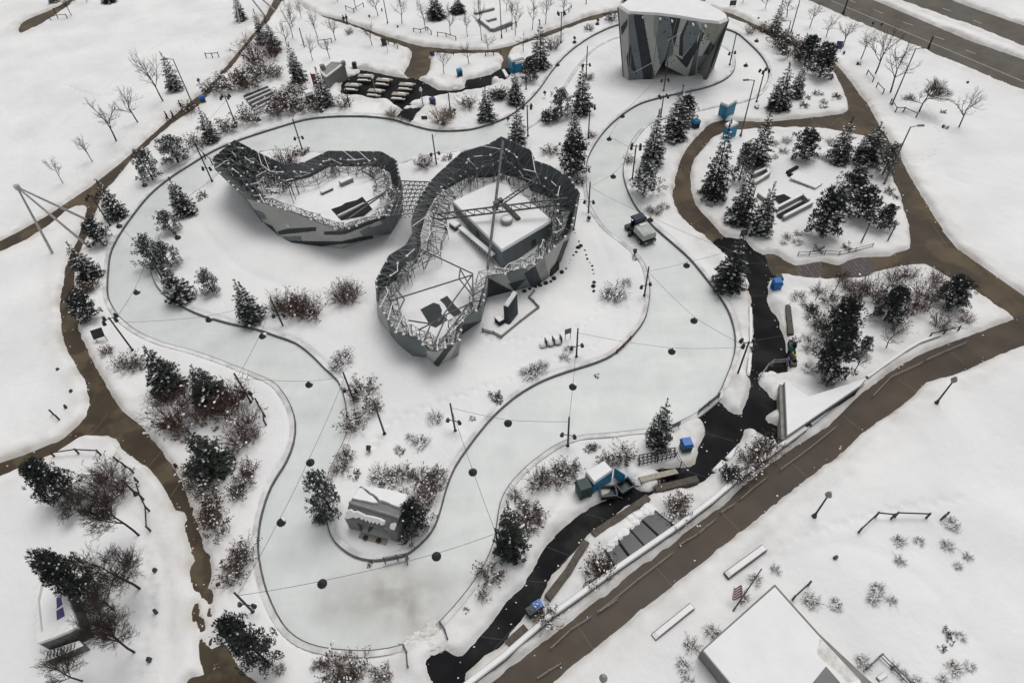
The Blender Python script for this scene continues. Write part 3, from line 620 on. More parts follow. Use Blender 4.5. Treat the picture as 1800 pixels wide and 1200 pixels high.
for i, (b, t, w) in enumerate([((932,144),(925,102),32),((1008,310),(1001,243),56),((1413,116),(1420,64),42),((1440,138),(1451,77),46),((1410,283),(1427,231),46),((1495,343),(1503,303),50),((1507,388),(1520,334),58),((1441,418),(1455,339),62),((1545,407),(1557,364),36),((182,431),(172,389),40),((162,563),(148,519),48),((1203,219),(1212,170),38),((1512,623),(1510,596),24)]):
    place_tree(PINE, b, t, w, 3.4, 3.9, 'tufted grey green pine', 'pine tree', 'tufted pines', i)
for i, (b, t, w) in enumerate([((315,288),(307,241),54),((270,318),(262,264),44),((986,209),(987,156),40),((1131,346),(1130,287),52),((1298,322),(1300,252),42),((1549,312),(1545,258),42),((305,411),(295,374),38),((278,468),(263,418),50),((303,472),(296,428),44),((377,517),(370,479),40),((588,908),(575,832),64)]):
    place_tree(SNOWP, b, t, w, 3.4, 3.9, 'snow laden pale pine', 'pine tree', 'snow laden pines', i)
for i, (b, t, w) in enumerate([((1553,566),(1578,503),54),((1664,539),(1664,490),60),((1462,602),(1484,526),66),((1450,660),(1462,572),70),((123,878),(100,812),64),((172,1052),(152,975),70),((475,1167),(440,1090),68),((736,930),(729,886),54)]):
    place_tree(DARKP, b, t, w, 3.4, 3.9, 'dense dark evergreen', 'evergreen tree', 'dense dark evergreens', i)
BT = [((289,183),(250,99),48),((245,220),(218,162),46),((207,253),(178,184),56),((165,288),(132,247),30),((114,327),(102,284),26),((127,30),(110,-14),26),((155,7),(150,-26),22),((506,86),(495,44),26),((516,71),(502,19),26),((516,52),(507,10),22),((530,35),(522,6),20),((559,70),(547,24),28),((591,74),(582,36),28),((551,110),(545,69),24),((581,107),(576,74),26),((627,20),(622,-20),28),((665,31),(657,-8),28),((707,45),(700,-4),30),((749,57),(740,4),28),((792,65),(787,16),26),((655,84),(650,46),26),((682,94),(678,70),16),((781,135),(777,94),26),((825,117),(820,79),28),((822,66),(820,26),22),((847,74),(840,-2),26),((858,100),(857,64),24),((594,6),(590,-30),24),((906,64),(902,4),26),((936,54),(937,-2),26),((959,45),(961,-4),30),((991,32),(990,-14),26),((920,92),(919,61),24),((1305,7),(1307,-20),20),((1344,19),(1349,-6),22),((1382,35),(1391,0),34),((1422,52),(1434,11),30),((1452,67),(1461,31),30),((1481,85),(1496,40),40),((1512,107),(1527,60),36),((1537,134),(1562,58),52),((1564,166),(1591,80),56),((1614,201),(1636,128),70),((1684,227),(1697,163),48),((1431,532),(1440,501),30),((1465,515),(1473,484),26),((1627,552),(1642,520),30),((1555,616),(1566,589),38),((1500,657),(1512,621),36),((246,942),(196,838),104),((147,907),(106,878),70),((250,1037),(170,952),120),((240,1148),(190,1068),110),((205,1075),(180,1040),70),((149,1198),(115,1150),80),((1452,676),(1456,650),34),((842,10),(838,-20),22),((900,40),(896,2),22),((1170,8),(1168,-18),20),((890,22),(888,-12),20)]
for i, (b, t, w) in enumerate(BT): place_tree(BIG if w > 66 else BARE, b, t, w, 4.2, 5.6, 'leafless tree', 'bare tree', 'bare trees in the snow', i)
LOOK = {'leafy': ('brown leaved shrub', 'shrub', 'brown leaved shrubs'), 'grey': ('round grey twiggy shrub', 'shrub', 'round grey shrubs'), 'red': ('reddish stemmed bare shrub', 'shrub', 'reddish bare shrubs'),
        'tan': ('tan grass clump', 'grass clump', 'tan grass clumps'), 'dark': ('dark evergreen shrub', 'shrub', 'dark evergreen shrubs'), 'sprig': ('small plant', 'plant', 'small plants in the snow')}
W0 = {'leafy': 1.75, 'grey': 1.5, 'red': 1.6, 'tan': 1.8, 'dark': 1.9, 'sprig': 0.9}
SHR = {
 'leafy': [(415,150,50),(460,129,42),(487,134,32),(440,150,42),(377,162,32),(337,198,28),(402,228,36),(350,253,36),(442,210,42),(485,200,42),(495,178,36),(522,164,32),(506,190,40),(527,195,42),(555,192,32),(607,188,28),(615,60,14),(820,186,30),(750,291,32),(880,172,30),(1035,53,16),(1075,38,24),(1035,140,16),(1040,240,16),(967,268,24),(1107,286,18),(1342,53,28),(1370,80,42),(1390,95,44),(1378,68,30),(1408,85,30),(1152,376,20),(432,845,36),(425,862,38),(440,825,34),(385,925,46),(378,905,36),(435,965,40),(428,985,44),(418,1008,46),(590,1172,50),(632,1168,46),(671,1184,36),(610,1190,50),(862,1010,42),(852,1050,22),(721,945,32),(627,744,42),(640,690,44),(655,720,36),(612,805,34),(600,825,30),(740,840,34),(755,860,44),(772,835,34),(748,880,36),(715,832,30),(1095,800,40),(1070,812,36),(983,836,44),(1000,825,36),(905,870,24),(922,888,24),(929,920,46),(935,905,40),(1187,904,44),(1192,885,34),(1055,996,46),(1045,1010,40),(962,1088,44),(1330,800,46),(1345,785,40),(1315,815,40),(1303,838,36),(380,885,42),(365,862,44),(352,840,46),(372,905,36),(195,620,24),(228,640,38),(245,645,26),(165,505,30),(155,510,28),(1443,563,26),(1455,530,30),(1040,788,16),(1162,852,24),(496,1176,18),(560,1168,18)],
 'grey': [(606,630,36),(597,645,26),(940,654,30),(928,658,26),(952,646,24),(992,630,20),(1000,615,16),(766,736,26),(721,770,14),(741,778,28),(670,835,36),(695,838,34),(684,850,30),(712,868,20),(700,790,12),(1361,254,15),(1382,250,17),(1376,268,17),(1361,278,12),(1442,278,16),(1485,286,16),(1505,298,18),(1457,250,15),(1382,418,17),(1400,428,17),(1376,430,12),(1402,412,16),(1402,524,26),(1432,515,22),(1410,540,13),(1425,564,26),(1080,517,40),(1068,520,24),(1100,500,20),(1415,600,20),(1417,616,18),(1420,650,20),(1472,373,16),(1577,951,22),(1612,952,18),(1661,960,23),(1578,986,19),(1670,922,24),(1680,996,15),(1697,979,17),(1538,1036,24),(1531,1054,22),(1562,1057,18),(1466,1063,22),(1424,1055,30),(1361,1001,19),(1326,1018,22),(1303,1047,24),(1671,1174,26),(1699,1172,18),(1513,1164,24),(1569,1174,18),(1584,1187,18),(1608,1202,24),(1652,1197,24),(1683,1118,18),(1249,1111,26),(1214,1133,27),(1199,1170,25),(1208,1200,23),(1140,372,18),(1166,366,18)],
 'red': [(450,105,44),(480,100,30),(310,735,56),(335,705,44),(290,705,34),(405,715,54),(420,700,44),(437,745,46),(425,775,44),(447,770,32),(385,725,42),(355,735,34),(320,755,44),(190,832,44),(215,850,40),(207,868,50),(180,850,34),(504,290,36),(515,296,24),(1502,522,28),(1533,520,42),(1487,512,24),(1567,494,32),(1592,488,26),(1620,520,44),(1642,494,26),(1595,548,36),(1647,575,38),(1572,582,28),(1610,540,28),(1692,568,22),(1545,535,24),(945,850,36),(955,842,28),(415,800,16),(972,85,26),(1317,60,16),(1450,672,26),(1437,580,24),(1480,500,22),(1515,510,24),(490,545,26),(505,540,40),(520,548,36),(540,550,40),(555,552,36),(530,535,30),(600,525,34),(615,530,32),(625,518,26),(610,510,24)],
 'tan': [(777,212,44),(790,205,26),(690,205,22)],
 'dark': [(570,905,30),(345,825,30),(300,745,24),(875,172,24),(965,210,28),(1425,548,22),(1060,1000,24),(1280,840,30)],
 'sprig': [(280,254,11),(357,348,16),(527,274,16),(535,270,16),(787,281,15),(1019,324,18),(1467,173,14),(1437,166,12),(1420,173,9),(1410,188,14),(1447,181,11),(1475,293,14),(1395,240,9),(1115,458,8),(1435,441,16),(1487,440,14),(1567,398,14),(870,697,18),(878,705,14),(831,738,9),(1038,790,12),(1048,788,12),(1032,792,10),(793,820,10),(625,836,16),(705,797,12),(652,990,10),(820,1075,9),(312,748,9),(362,748,11),(380,754,10),(312,770,12),(327,775,12),(335,790,9),(1395,605,12),(1660,1110,14),(1650,1140,12),(1665,1128,12),(352,228,8),(1330,192,8),(1445,192,10),(1560,340,16),(1570,352,9),(1660,228,8),(1655,200,8),(1510,115,7),(380,1170,8),(396,1102,9),(1050,660,8)]}
for kind, L in SHR.items():
    look, cat, grp = LOOK[kind]
    for i, (x, y, w) in enumerate(L):
        random.seed(i * 13 + len(kind)); me_ = SH[kind][i % len(SH[kind])]; b = G(x, y + w * 0.16); s = 1.12 * w / ppm(b) / W0[kind]
        o = bpy.data.objects.new(me_.name.split('.')[0], me_); col.objects.link(o)
        z = s * (0.8 if kind in ('red', 'tan') else 0.72)
        o.location = (b.x, b.y, ground_z(b.x, b.y) - 0.04); o.rotation_euler.z = rnd(0, 6.28); o.scale = (s * rnd(0.95, 1.1), s * rnd(0.9, 1.05), z)
        auto(o, ('tiny ' if w < 13 else 'large ' if w > 40 else '') + look, (x, y), cat, grp)
# ------------------------------------------------------------------ climbing walls
def inpoly(x, y, pts):
    c = False; n = len(pts)
    for i in range(n):
        ax, ay = pts[i]; bx, by = pts[(i + 1) % n]
        if (ay > y) != (by > y) and x < (bx - ax) * (y - ay) / (by - ay) + ax: c = not c
    return c
PM = ['light_panel', 'mid_panel', 'dark_panel', 'olive_panel', 'back_panel']
def facet(root, q, paint, base=0, th=0.12, cell=0.11, name='wall_panel'):
    """one folded plywood face; painted shapes lie in its own cells"""
    a, b, c, d = [Vector(p) for p in q]
    nu = max(1, int(max((b - a).length, (c - d).length) / cell)); nv = max(1, int(max((d - a).length, (c - b).length) / cell))
    mb = MB(); vs = []; mats = []; fs = []
    for j in range(nv + 1):
        for i in range(nu + 1):
            u, v = i / nu, j / nv
            vs.append((a * (1 - u) + b * u) * (1 - v) + (d * (1 - u) + c * u) * v)
    for j in range(nv):
        for i in range(nu):
            k = j * (nu + 1) + i; ce = (vs[k] + vs[k + 1] + vs[k + nu + 1] + vs[k + nu + 2]) / 4
            x, y = proj(ce); mi = base
            for pl, m_ in paint:
                if inpoly(x, y, pl): mi = m_
            fs.append((k + nu + 1, k + nu + 2, k + 1, k)); mats.append(mi)
    mb.add(vs, fs, mats)
    nr = (d - a).cross(b - a)
    if nr.length < 1e-4: nr = (c - b).cross(a - b)
    nr = nr.normalized() * th; k = nu + 1; N = len(vs)
    bk = [v - nr for v in vs]
    mb.add(bk, [(j * k + i, j * k + i + 1, (j + 1) * k + i + 1, (j + 1) * k + i) for j in range(nv) for i in range(nu)], 4)
    loop = list(range(nu)) + [j * k + nu for j in range(nv)] + [nv * k + nu - i for i in range(nu)] + [(nv - j) * k for j in range(nv)]
    e = [vs[i] for i in loop]; f = [bk[i] for i in loop]; m = len(loop)
    mb.add(e + f, [(i, (i + 1) % m, m + (i + 1) % m, m + i) for i in range(m)], 4)
    return mb.build(name, PM, root)
T = lambda x, y, h=10.0: P(x, y, h)
bo = thing('climbing_boulder', G(1165, 130), 'tall grey camouflage painted climbing boulder with thick snow on its flat top', 'climbing wall')
T0, T1, T3, T4, T5, T6, T7 = T(1087,14), T(1105,25), T(1159,28), T(1190,32), T(1236,40), T(1265,43), T(1279,37)
T8, T9, T10, T11, T12, T13 = T(1277,29), T(1240,8), T(1220,1), T(1150,-3), T(1120,-1), T(1101,4)
BL, B1, B2, AP, A2, B4, B5, B6, B7 = G(1097,140), G(1105,145), G(1146,143), P(1169,103,3.7), P(1169,116,2.2), G(1209,136), G(1221,134), G(1235,125), G(1253,119)
c8 = [([(1104,26),(1113,26),(1121,64),(1133,146),(1104,146),(1107,93)],1), ([(1113,24),(1130,25),(1133,40),(1139,75),(1150,133),(1147,145),(1132,145),(1121,75)],2), ([(1109,83),(1113,101),(1120,132),(1109,121)],2),
 ([(1149,27),(1159,27),(1153,69),(1149,60)],3), ([(1159,28),(1177,30),(1184,83),(1183,96),(1160,115),(1155,85),(1153,72)],1), ([(1177,30),(1197,32),(1193,49),(1185,83)],2),
 ([(1208,36),(1211,38),(1201,64),(1201,100),(1193,97),(1195,64)],2), ([(1211,37),(1224,38),(1232,53),(1225,69),(1200,99),(1201,64)],1), ([(1225,69),(1226,85),(1208,119),(1199,103)],2), ([(1184,95),(1200,105),(1208,119),(1205,119)],2),
 ([(1235,56),(1238,59),(1227,87),(1226,75)],2), ([(1233,43),(1252,38),(1279,40),(1262,87),(1240,64)],3), ([(1249,73),(1262,88),(1260,96),(1235,97),(1243,83)],2), ([(1227,99),(1247,96),(1231,124),(1225,124)],1), ([(1259,96),(1252,121),(1239,126)],2),
 ([(1103,33),(1103,45),(1093,63),(1091,48)],2), ([(1108,80),(1108,101),(1105,133),(1101,100)],2)]
for q in ((T0,T1,B1,BL),(T1,T3,B2,B1),(T3,T4,AP,B2),(T4,T5,B4,A2),(T4,T4,A2,AP),(T5,T5,B5,B4),(T5,T6,B6,B5),(T6,T7,B7,B6)): facet(bo, q, c8, 0, 0.25)
def down(p, k=0.9): c = G(1170, 110); return Vector((c.x + (p.x - c.x) * k, c.y + (p.y - c.y) * k, 0.0))
ring_ = [T7, T8, T9, T10, T11, T12, T13, T0]; low_ = [B7] + [down(p, 0.85) for p in ring_[1:-1]] + [BL]
for i in range(7): MB().slab([ring_[i], ring_[i+1], low_[i+1], low_[i]], 0.2, 3, 4).build('wall_panel', PM, bo)
top_ = [T0, T1, T3, T4, T5, T6, T7, T8, T9, T10, T11, T12, T13]; cc = sum(top_, Vector()) / len(top_)
up_ = [cc + (p - cc) * 0.965 + Vector((0, 0, 0.38)) for p in top_]
top2 = [cc + (p - cc) * 1.004 + Vector((0, 0, 0.02)) for p in top_]
mb = MB(); mb.hull(top2[::1], up_); mb.build('roof_snow', 'snow', bo, smooth=False)
mb = MB()
for a, b in ((T3, B2), (T5, B5), (T6, B6), (T1, B1), (T4, A2)): mb.tube(a, b, 0.05, 0.05, 5)
mb.build('seam_trim', 'concrete', bo)
random.seed(4); mb = MB()
for i in range(46):
    (a, b, c, d) = random.choice([(T1,T3,B2,B1),(T3,T4,AP,B2),(T4,T5,B4,A2),(T5,T6,B6,B5)]); u, v = random.random(), random.random() * 0.9 + 0.04
    p = (a * (1-u) + b * u) * (1-v) + (d * (1-u) + c * u) * v; n_ = (d - a).cross(b - a).normalized(); mb.tube(p - n_ * 0.05, p + n_ * 0.14, 0.10, 0.05, 5)
mb.build('climbing_holds', 'black', bo)
mb = MB()
for a, b in (((1111,121,1.6),(1144,102,3.3)),((1167,67,6.3),(1194,49,8.2))): mb.tube(P(*a) + Vector((0,-1.4,0)), P(*b) + Vector((0,-1.6,0)), 0.035)
mb.build('rope', 'white', bo)
mb = MB()
for x, y in ((1129,27),(1160,30),(1181,34),(1218,40),(1240,43)): p = P(x, y + 2, 9.7); mb.tube(p + Vector((0,0.1,0)), p + Vector((0,-0.45,-0.05)), 0.1, 0.14, 6)
mb.build('flood_lamps', 'white', bo)

def merge(a, b): a.add(b.v, b.f, 1); return a
def resample(pts, step):
    out = []
    n = len(pts)
    for i in range(n):
        a, b = pts[i], pts[(i + 1) % n]; k = max(1, round((b - a).length / step))
        out += [a.lerp(b, j / k) for j in range(k)]
    return out
def lattice(rim, floor_z, step, depth, r=0.045, dense=None, lowz=0.45, skip=None):
    """space frame hanging inside a rim: returns strut mesh and snow blobs on its nodes"""
    fl_ = floor_z if callable(floor_z) else (lambda p, z=floor_z: z)
    R_ = resample(rim, step); n = len(R_); cen = sum(R_, Vector()) / n; d0 = depth
    sgn = 1 if ccw(R_) else -1; I1, I2, Fo, J1 = [], [], [], []
    for i, p in enumerate(R_):
        d = (R_[(i + 1) % n] - R_[i - 1]); d.z = 0; d.normalize(); w = Vector((-d.y, d.x, 0)) * sgn; floor_z = fl_(p); depth = d0 * ((1.45 if p.y > cen.y else 1.0) + rnd(-0.15, 0.15)); jt = lambda: Vector((rnd(-.22,.22), rnd(-.22,.22), rnd(-.18,.18)))
        I1.append(p + w * depth + Vector((0, 0, -0.15)) + jt()); I2.append(p + w * depth * 0.9 + Vector((0, 0, -(p.z - floor_z) * lowz)) + jt()); q3 = p + w * depth * 1.75; J1.append(Vector((q3.x, q3.y, fl_(q3) + min(1.7, (p.z - floor_z) * 0.62))) + jt()); Fo.append(Vector(((p + w * depth * 1.0).x, (p + w * depth * 1.0).y, floor_z)))
    mb, sn = MB(), MB()
    for i in range(n):
        j = (i + 1) % n; p = R_[i]; o = Vector((0, 0, 0.05)); floor_z = fl_(p)
        for a, b in ((p + o, R_[j] + o), (I1[i], I1[j]), (I2[i], I2[j]), (p + o, I1[(i + random.choice((-1, 0, 0, 1))) % n]), (I1[i], I2[i]), (I2[i], Fo[i])): mb.tube(a, b, r, r, 3, 0, False)
        for _ in range(2):
            k = (i + random.choice((-2, -1, 1, 2))) % n; mb.tube(random.choice((p, I1[i], I2[i])), random.choice((I1[k], I2[k], Fo[k], I2[k])), r * 0.75, r * 0.75, 3, 0, False)
        for a, b in ((p + o, I1[j]), (I1[i], I2[j]), (p + o, I2[i]), (R_[j] + o, I2[i])): mb.tube(a, b, r * 0.8, r * 0.8, 3, 0, False)
        if dense and dense(p):
            for _ in range(7):
                a = p.lerp(I1[i], random.random()) + Vector((rnd(-.5,.5), rnd(-.5,.5), -rnd(0, p.z - floor_z) * 0.9)); b = a + unitv() * rnd(0.5, 1.3); b.z = max(b.z, floor_z + 0.1)
                mb.tube(a, b, r * 0.7, r * 0.7, 3, 0, False)
        if p.y > cen.y - 4 and R_[j].y > cen.y - 4:
            f3 = Vector((J1[i].x, J1[i].y, fl_(J1[i]))); d3 = Vector((0, 0, 0.55))
            for a, b in ((J1[i], J1[j]), (J1[i] - d3, J1[j] - d3), (J1[i], f3), (J1[i], I2[i]), (J1[i], I2[j]), (J1[i] - d3, J1[j]), (J1[i], I1[i]), (J1[i] - d3, I2[i])): mb.tube(a, b, r * 1.05, r * 1.05, 3, 0, False)
            if random.random() < 0.4: sn.blob(J1[i], 0.14, 0.13, 0.12, 0, 0.2, 5, 2)
        if p.z - floor_z > 2.4:
            A_, B_ = I1[i].lerp(I2[i], 0.5), I1[j].lerp(I2[j], 0.5); C_, D_ = I2[i].lerp(Fo[i], 0.45), I2[j].lerp(Fo[j], 0.45); off = (Fo[i] - p); off.z = 0; off.normalize()
            for a, b in ((A_, B_), (A_ + off * 0.7, B_ + off * 0.7), (A_, A_ + off * 0.7), (I1[i], A_ + off * 0.7), (A_ + off * 0.7, Fo[i] + off * 0.6), (A_ + off * 0.7, I2[j]), (C_, D_), (C_, I2[j]), (p.lerp(R_[j], 0.5), A_)): mb.tube(a, b, r * 0.85, r * 0.85, 3, 0, False)
        else:
            mb.tube(p.lerp(R_[j], 0.5), I2[i].lerp(Fo[j], 0.3), r * 0.8, r * 0.8, 3, 0, False); mb.tube(I1[i].lerp(I1[j], 0.5), Fo[i].lerp(Fo[j], 0.5), r * 0.8, r * 0.8, 3, 0, False)
        for q in (I1[i], p, I2[i]):
            if random.random() < 0.5: sn.blob(q + Vector((0, 0, 0.03)), 0.17, 0.16, 0.16, 0, 0.2, 5, 2)
        if random.random() < 0.25: sn.tube(I1[i] + Vector((0,0,0.05)), I1[j] + Vector((0,0,0.05)), 0.05, 0.05, 4)
        if random.random() < 0.15: sn.tube(I2[i] + Vector((0,0,0.05)), I2[j] + Vector((0,0,0.05)), 0.04, 0.04, 4)
        if random.random() < 0.1: sn.tube(p + Vector((0,0,0.09)), I1[(i + 2) % n] + Vector((0,0,0.05)), 0.045, 0.045, 4)
        if random.random() < 0.2: sn.tube(I1[i] + Vector((0,0,0.05)), I2[j] + Vector((0,0,0.05)), 0.045, 0.045, 4)
    return mb, sn
def backed(rim, base_z, inset, th=0.12):
    """panel strips that follow the rim without paint (seen from inside or hidden outside)"""
    n = len(rim); c = sum(rim, Vector()) / n; out = []
    for p in rim: q = c + (p - c) * (1 - inset); out.append(Vector((q.x, q.y, base_z)))
    return out
# ---- left wing
random.seed(21)
LR = [P(*p) for p in [(413,247,6.5),(464,274,5.4),(500,289,4.7),(535,286,4.3),(577,266,4.2),(670,267,4.2),(696,282,4.0),(706,330,4.0),(679,379,4.0),(600,407,4.2),(568,395,4.3),(527,378,4.4),(489,365,4.6),(433,349,4.9),(403,320,5.4),(379,297,5.9),(374,279,6.2)]]
lw = thing('climbing_wall', G(540, 400), 'left hand grey climbing wall, a low ring of painted panels holding a snowy steel lattice', 'climbing wall')
lp = [([(487,407),(504,402),(556,399),(556,406),(491,413)],2), ([(569,407),(600,405),(602,413),(570,413)],2), ([(497,415),(529,415),(531,423),(502,424)],1),
      ([(500,426),(506,423),(558,424),(600,424),(656,411),(656,418.5),(620,427),(558,434),(500,432)],2), ([(443,366),(464,374),(470,386),(456,384)],1), ([(460,390),(479,397),(495,422),(488,424)],2),
      ([(631,407),(679,381),(695,390),(690,410),(640,416)],1), ([(650,395),(668,387),(672,393),(652,400)],0), ([(598,407),(678,376),(678,384),(604,413)],2)]
LB = {8: G(686,412), 9: G(600,439), 10: G(558,434), 11: G(512,430), 12: G(493,421), 13: G(464,393)}
for i in (8, 9, 10, 11, 12):
    facet(lw, (LR[i+1], LR[i], LB[i], LB[i+1]), lp, 0)
bz = backed(LR, 0.0, 0.05)
bz[8] = LB[8]; bz[13] = LB[13]; bz[14] = G(457,340); bz[15] = G(432,318); bz[16] = G(415,302); bz[0] = G(432,292)
for i in [0,1,2,3,4,5,6,7,13,14,15,16]:
    j = (i + 1) % 17
    if i == 13: MB().slab([LR[j], LR[i], bz[j]], 0.1, 1, 4).build('wall_panel', PM, lw); MB().slab([LR[i], bz[i], bz[j]], 0.1, 1, 4).build('wall_panel', PM, lw)
    else: MB().slab([LR[j], LR[i], bz[i], bz[j]], 0.12, 1, (4, 2, 4, 1)[(i * 5) % 4]).build('wall_panel', PM, lw)
cl = sum(LR, Vector()) / len(LR)
FZ = 2.5
fl = []
for i, p in enumerate(LR):
    d = (LR[(i + 1) % 17] - LR[i - 1]); d.z = 0; d.normalize(); w_ = Vector((-d.y, d.x, 0)) * (1 if ccw(LR) else -1); q = LB.get(i, bz[i]); fl.append(q + w_ * 0.5)
MB().prism(fl, 0.0, FZ, 0).build('snow_deck', 'snow', lw)
mb, sn = lattice(LR, FZ, 0.95, 1.25, 0.034)
tang = [(398,270),(413,262),(455,285),(500,305),(520,320),(500,350),(470,345),(430,330),(400,305)]
nodes = []
while len(nodes) < 230:
    x, y = rnd(385, 525), rnd(255, 370); h = rnd(2.2, 5.2)
    if inpoly(x, y + 6, tang): nodes.append(P(x, y, h))
for a in nodes:
    for b in sorted(nodes, key=lambda q: (q - a).length)[1:4]: mb.tube(a, b, 0.045, 0.045, 3, 0, False)
    if random.random() < 0.5: sn.blob(a, 0.12, 0.12, 0.1, 0, 0.2, 5, 2)
    if random.random() < 0.3: mb.tube(a, (a.x, a.y, FZ), 0.045, 0.045, 3)
for _ in range(46):
    a = random.choice(nodes); b = sorted(nodes, key=lambda q: (q - a).length)[random.randint(4, 9)]
    sn.tube(a + Vector((0,0,0.06)), b + Vector((0,0,0.06)), 0.075, 0.075, 5)
for a, b in (((636,300,4.0),(664,317,2.1)),((664,282,4.0),(630,300,3.6)),((683,335,4.0),(595,383,3.9)),((676,340,3.6),(610,386,3.6)),((683,341,3.5),(680,350,2.1))): mb.tube(P(*a), P(*b), 0.10, 0.10, 6)
sn.tube(P(594,379,3.95), P(640,357,3.95), 0.11, 0.11, 5)
merge(mb, sn).build('truss', ['steel', 'snow'], lw)
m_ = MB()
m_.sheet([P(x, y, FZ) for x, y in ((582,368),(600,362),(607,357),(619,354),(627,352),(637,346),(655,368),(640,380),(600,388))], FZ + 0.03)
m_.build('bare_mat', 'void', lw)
def low_box(name, label, cat, a, b, wid, z0, z1, m1, m2, snow=0.1):
    a, b = Vector(a), Vector(b); d = b - a; c = (a + b) / 2; rot = math.atan2(d.y, d.x); r = thing(name, (c.x, c.y, z0), label, cat)
    MB().box(c, z0, z1, d.length, wid, rot).build('body', m1, r, bevel=0.03)
    if m2: MB().box(c, z1, z1 + snow, d.length * 0.98, wid * 0.94, rot, 0, None, 0.9).build('snow_cap', m2, r)
    return r
low_box('snowy_bench', 'long grey bench under snow inside the left climbing wall, the thicker one', 'bench', P(599,327,FZ), P(620,318,FZ), 0.7, FZ, FZ + 0.55, 'grey_wall', 'snow')
low_box('snowy_bench', 'thin grey frame bench lying in the snow inside the left climbing wall', 'bench', P(565,342,FZ), P(585,333,FZ), 0.5, FZ, FZ + 0.3, 'steel', 'snow')
# ---- twin lobed wall
random.seed(33)
TW = [(881,241,8.0),(898,248,7.6),(931,264,7.2),(940,283,7.0),(965,291,6.8),(1001,313,6.6),(1018,340,6.5),(1003,408,5.0),(965,443,4.5),(939,465,4.2),(888,482,3.8),(856,485,3.6),(852,510,3.4),(849,539,3.6),(813,564,3.8),(808,598,3.5),(770,618,3.5),(750,616,3.5),(737,596,3.6),(696,584,3.8),(676,551,3.8),(662,528,4.0),(661,494,4.2),(685,449,4.4),(714,431,4.4),(726,410,4.4),(724,388,4.4),(735,352,4.7),(756,320,5.0),(772,304,5.4),(812,268,6.5),(859,254,7.4)]
TR = [P(*p) for p in TW]; nT = len(TR)
tw = thing('climbing_wall', G(840, 500), 'twin lobed grey climbing wall with tall crossing lattice beams over a white roof', 'climbing wall')
tb = {6: G(1008,403), 7: G(985,463), 8: G(962,494), 9: G(939,508), 10: G(901,515), 11: G(876,522), 12: G(857,524), 13: G(846,566), 14: G(812,590), 15: G(806,626), 16: G(768,647), 17: G(748,628), 18: G(723,629), 19: G(700,607), 20: G(680,582), 21: G(664,560), 22: G(664,530)}
tp_ = [([(685,577),(698,586),(701,600),(687,586)],2), ([(703,587),(738,594),(752,625),(723,632),(719,618)],1), ([(660,525),(675,550),(684,580),(664,562)],0), ([(676,550),(697,583),(703,606),(690,600)],1),
       ([(784,609),(799,605),(768,648),(760,640)],2), ([(805,600),(812,590),(808,628),(790,636)],3), ([(858,488),(905,513),(856,526)],2), ([(888,480),(925,470),(940,500),(905,512)],1), ([(921,481),(941.5,466),(953,496.5),(935,507)],2), ([(941,466),(957,450),(966,492),(953,497)],3),
       ([(991,425),(1004,418),(982,469),(971,476)],2), ([(1014,345),(1020,340),(1010,404),(1003,408)],1), ([(905,512),(893,498),(925,490)],2), ([(812,570),(847,564),(844,574),(812,588)],2), ([(850,538),(857,500),(856,526),(847,560)],1), ([(1000,385),(1014,360),(1010,390),(996,425)],3)]
for i in range(6, 22): facet(tw, (TR[i+1], TR[i], tb[i], tb[i+1]), tp_, 0 if i not in (17, 18, 13, 14) else 1)
bz = backed(TR, 0.0, 0.03)
for i in list(range(0, 6)) + list(range(22, nT)):
    j = (i + 1) % nT; a, b = bz[i], bz[j]
    if i == 22: a = tb[22]
    if j == 6: b = tb[6]
    MB().slab([TR[j], TR[i], a, b], 0.12, 1, (4, 2, 4, 1, 4)[(i * 3) % 5]).build('wall_panel', PM, tw)
FZ2 = 1.45
def fz2(p): return FZ2 + 1.9 * min(1.0, max(0.0, (p.y - 53.0) / 12.0))
f_ = []
for i, p in enumerate(TR):
    d = (TR[(i + 1) % nT] - TR[i - 1]); d.z = 0; d.normalize(); w_ = Vector((-d.y, d.x, 0)) * (1 if ccw(TR) else -1); q = tb.get(i, bz[i]); f_.append(q + w_ * 0.45)
f_ = f_ if ccw(f_) else f_[::-1]
inn = resample([Vector((p.x, p.y, 0)) for p in f_], 0.9); mb = MB(); k_ = len(inn); gx = []
mb.add([(p.x, p.y, 0) for p in inn] + [(p.x, p.y, fz2(p)) for p in inn], [(i, (i + 1) % k_, k_ + (i + 1) % k_, k_ + i) for i in range(k_)])
tp3 = []
for t in tessellate_polygon([inn]):
    a, b, c = (inn[i] for i in t); tp3.append(t if (b - a).cross(c - a).z > 0 else t[::-1])
mb.add([(p.x, p.y, fz2(p)) for p in inn], tp3); mb.build('snow_deck', 'snow', tw)
rear = G(960, 330)
mb, sn = lattice(TR, fz2, 0.95, 1.3, 0.034, dense=lambda p: p.z > 6.4 and p.x > TR[1].x)
V = Vector
def beam(mb, a, b, w, r, k, r2=None):
    """ladder beam: two chords and a zigzag"""
    a, b = Vector(a), Vector(b); u = Vector((0, 0, w)); mb.tube(a, b, r, r, 6); mb.tube(a - u, b - u, r, r, 6)
    for i in range(k):
        p, q = a.lerp(b, i / k), a.lerp(b, (i + 1) / k); mb.tube(p, p - u, r * 0.6, r * 0.6, 4); mb.tube(p, q - u, r * 0.6, r * 0.6, 4)
beam(mb, P(769,376,5.6), P(998,348,6.6), 0.8, 0.10, 14)
beam(mb, P(872,360,6.2), P(944,311,7.0), 0.5, 0.08, 8)
mb.tube(P(884,248,8.6), P(857,472,4.0), 0.17, 0.14, 8)
for p in ((872,358,6.4),(879,353,6.4),(870,366,5.6)): mb.box(P(*p), p[2] - 0.25, p[2] + 0.25, 0.55, 0.45, 0.4)
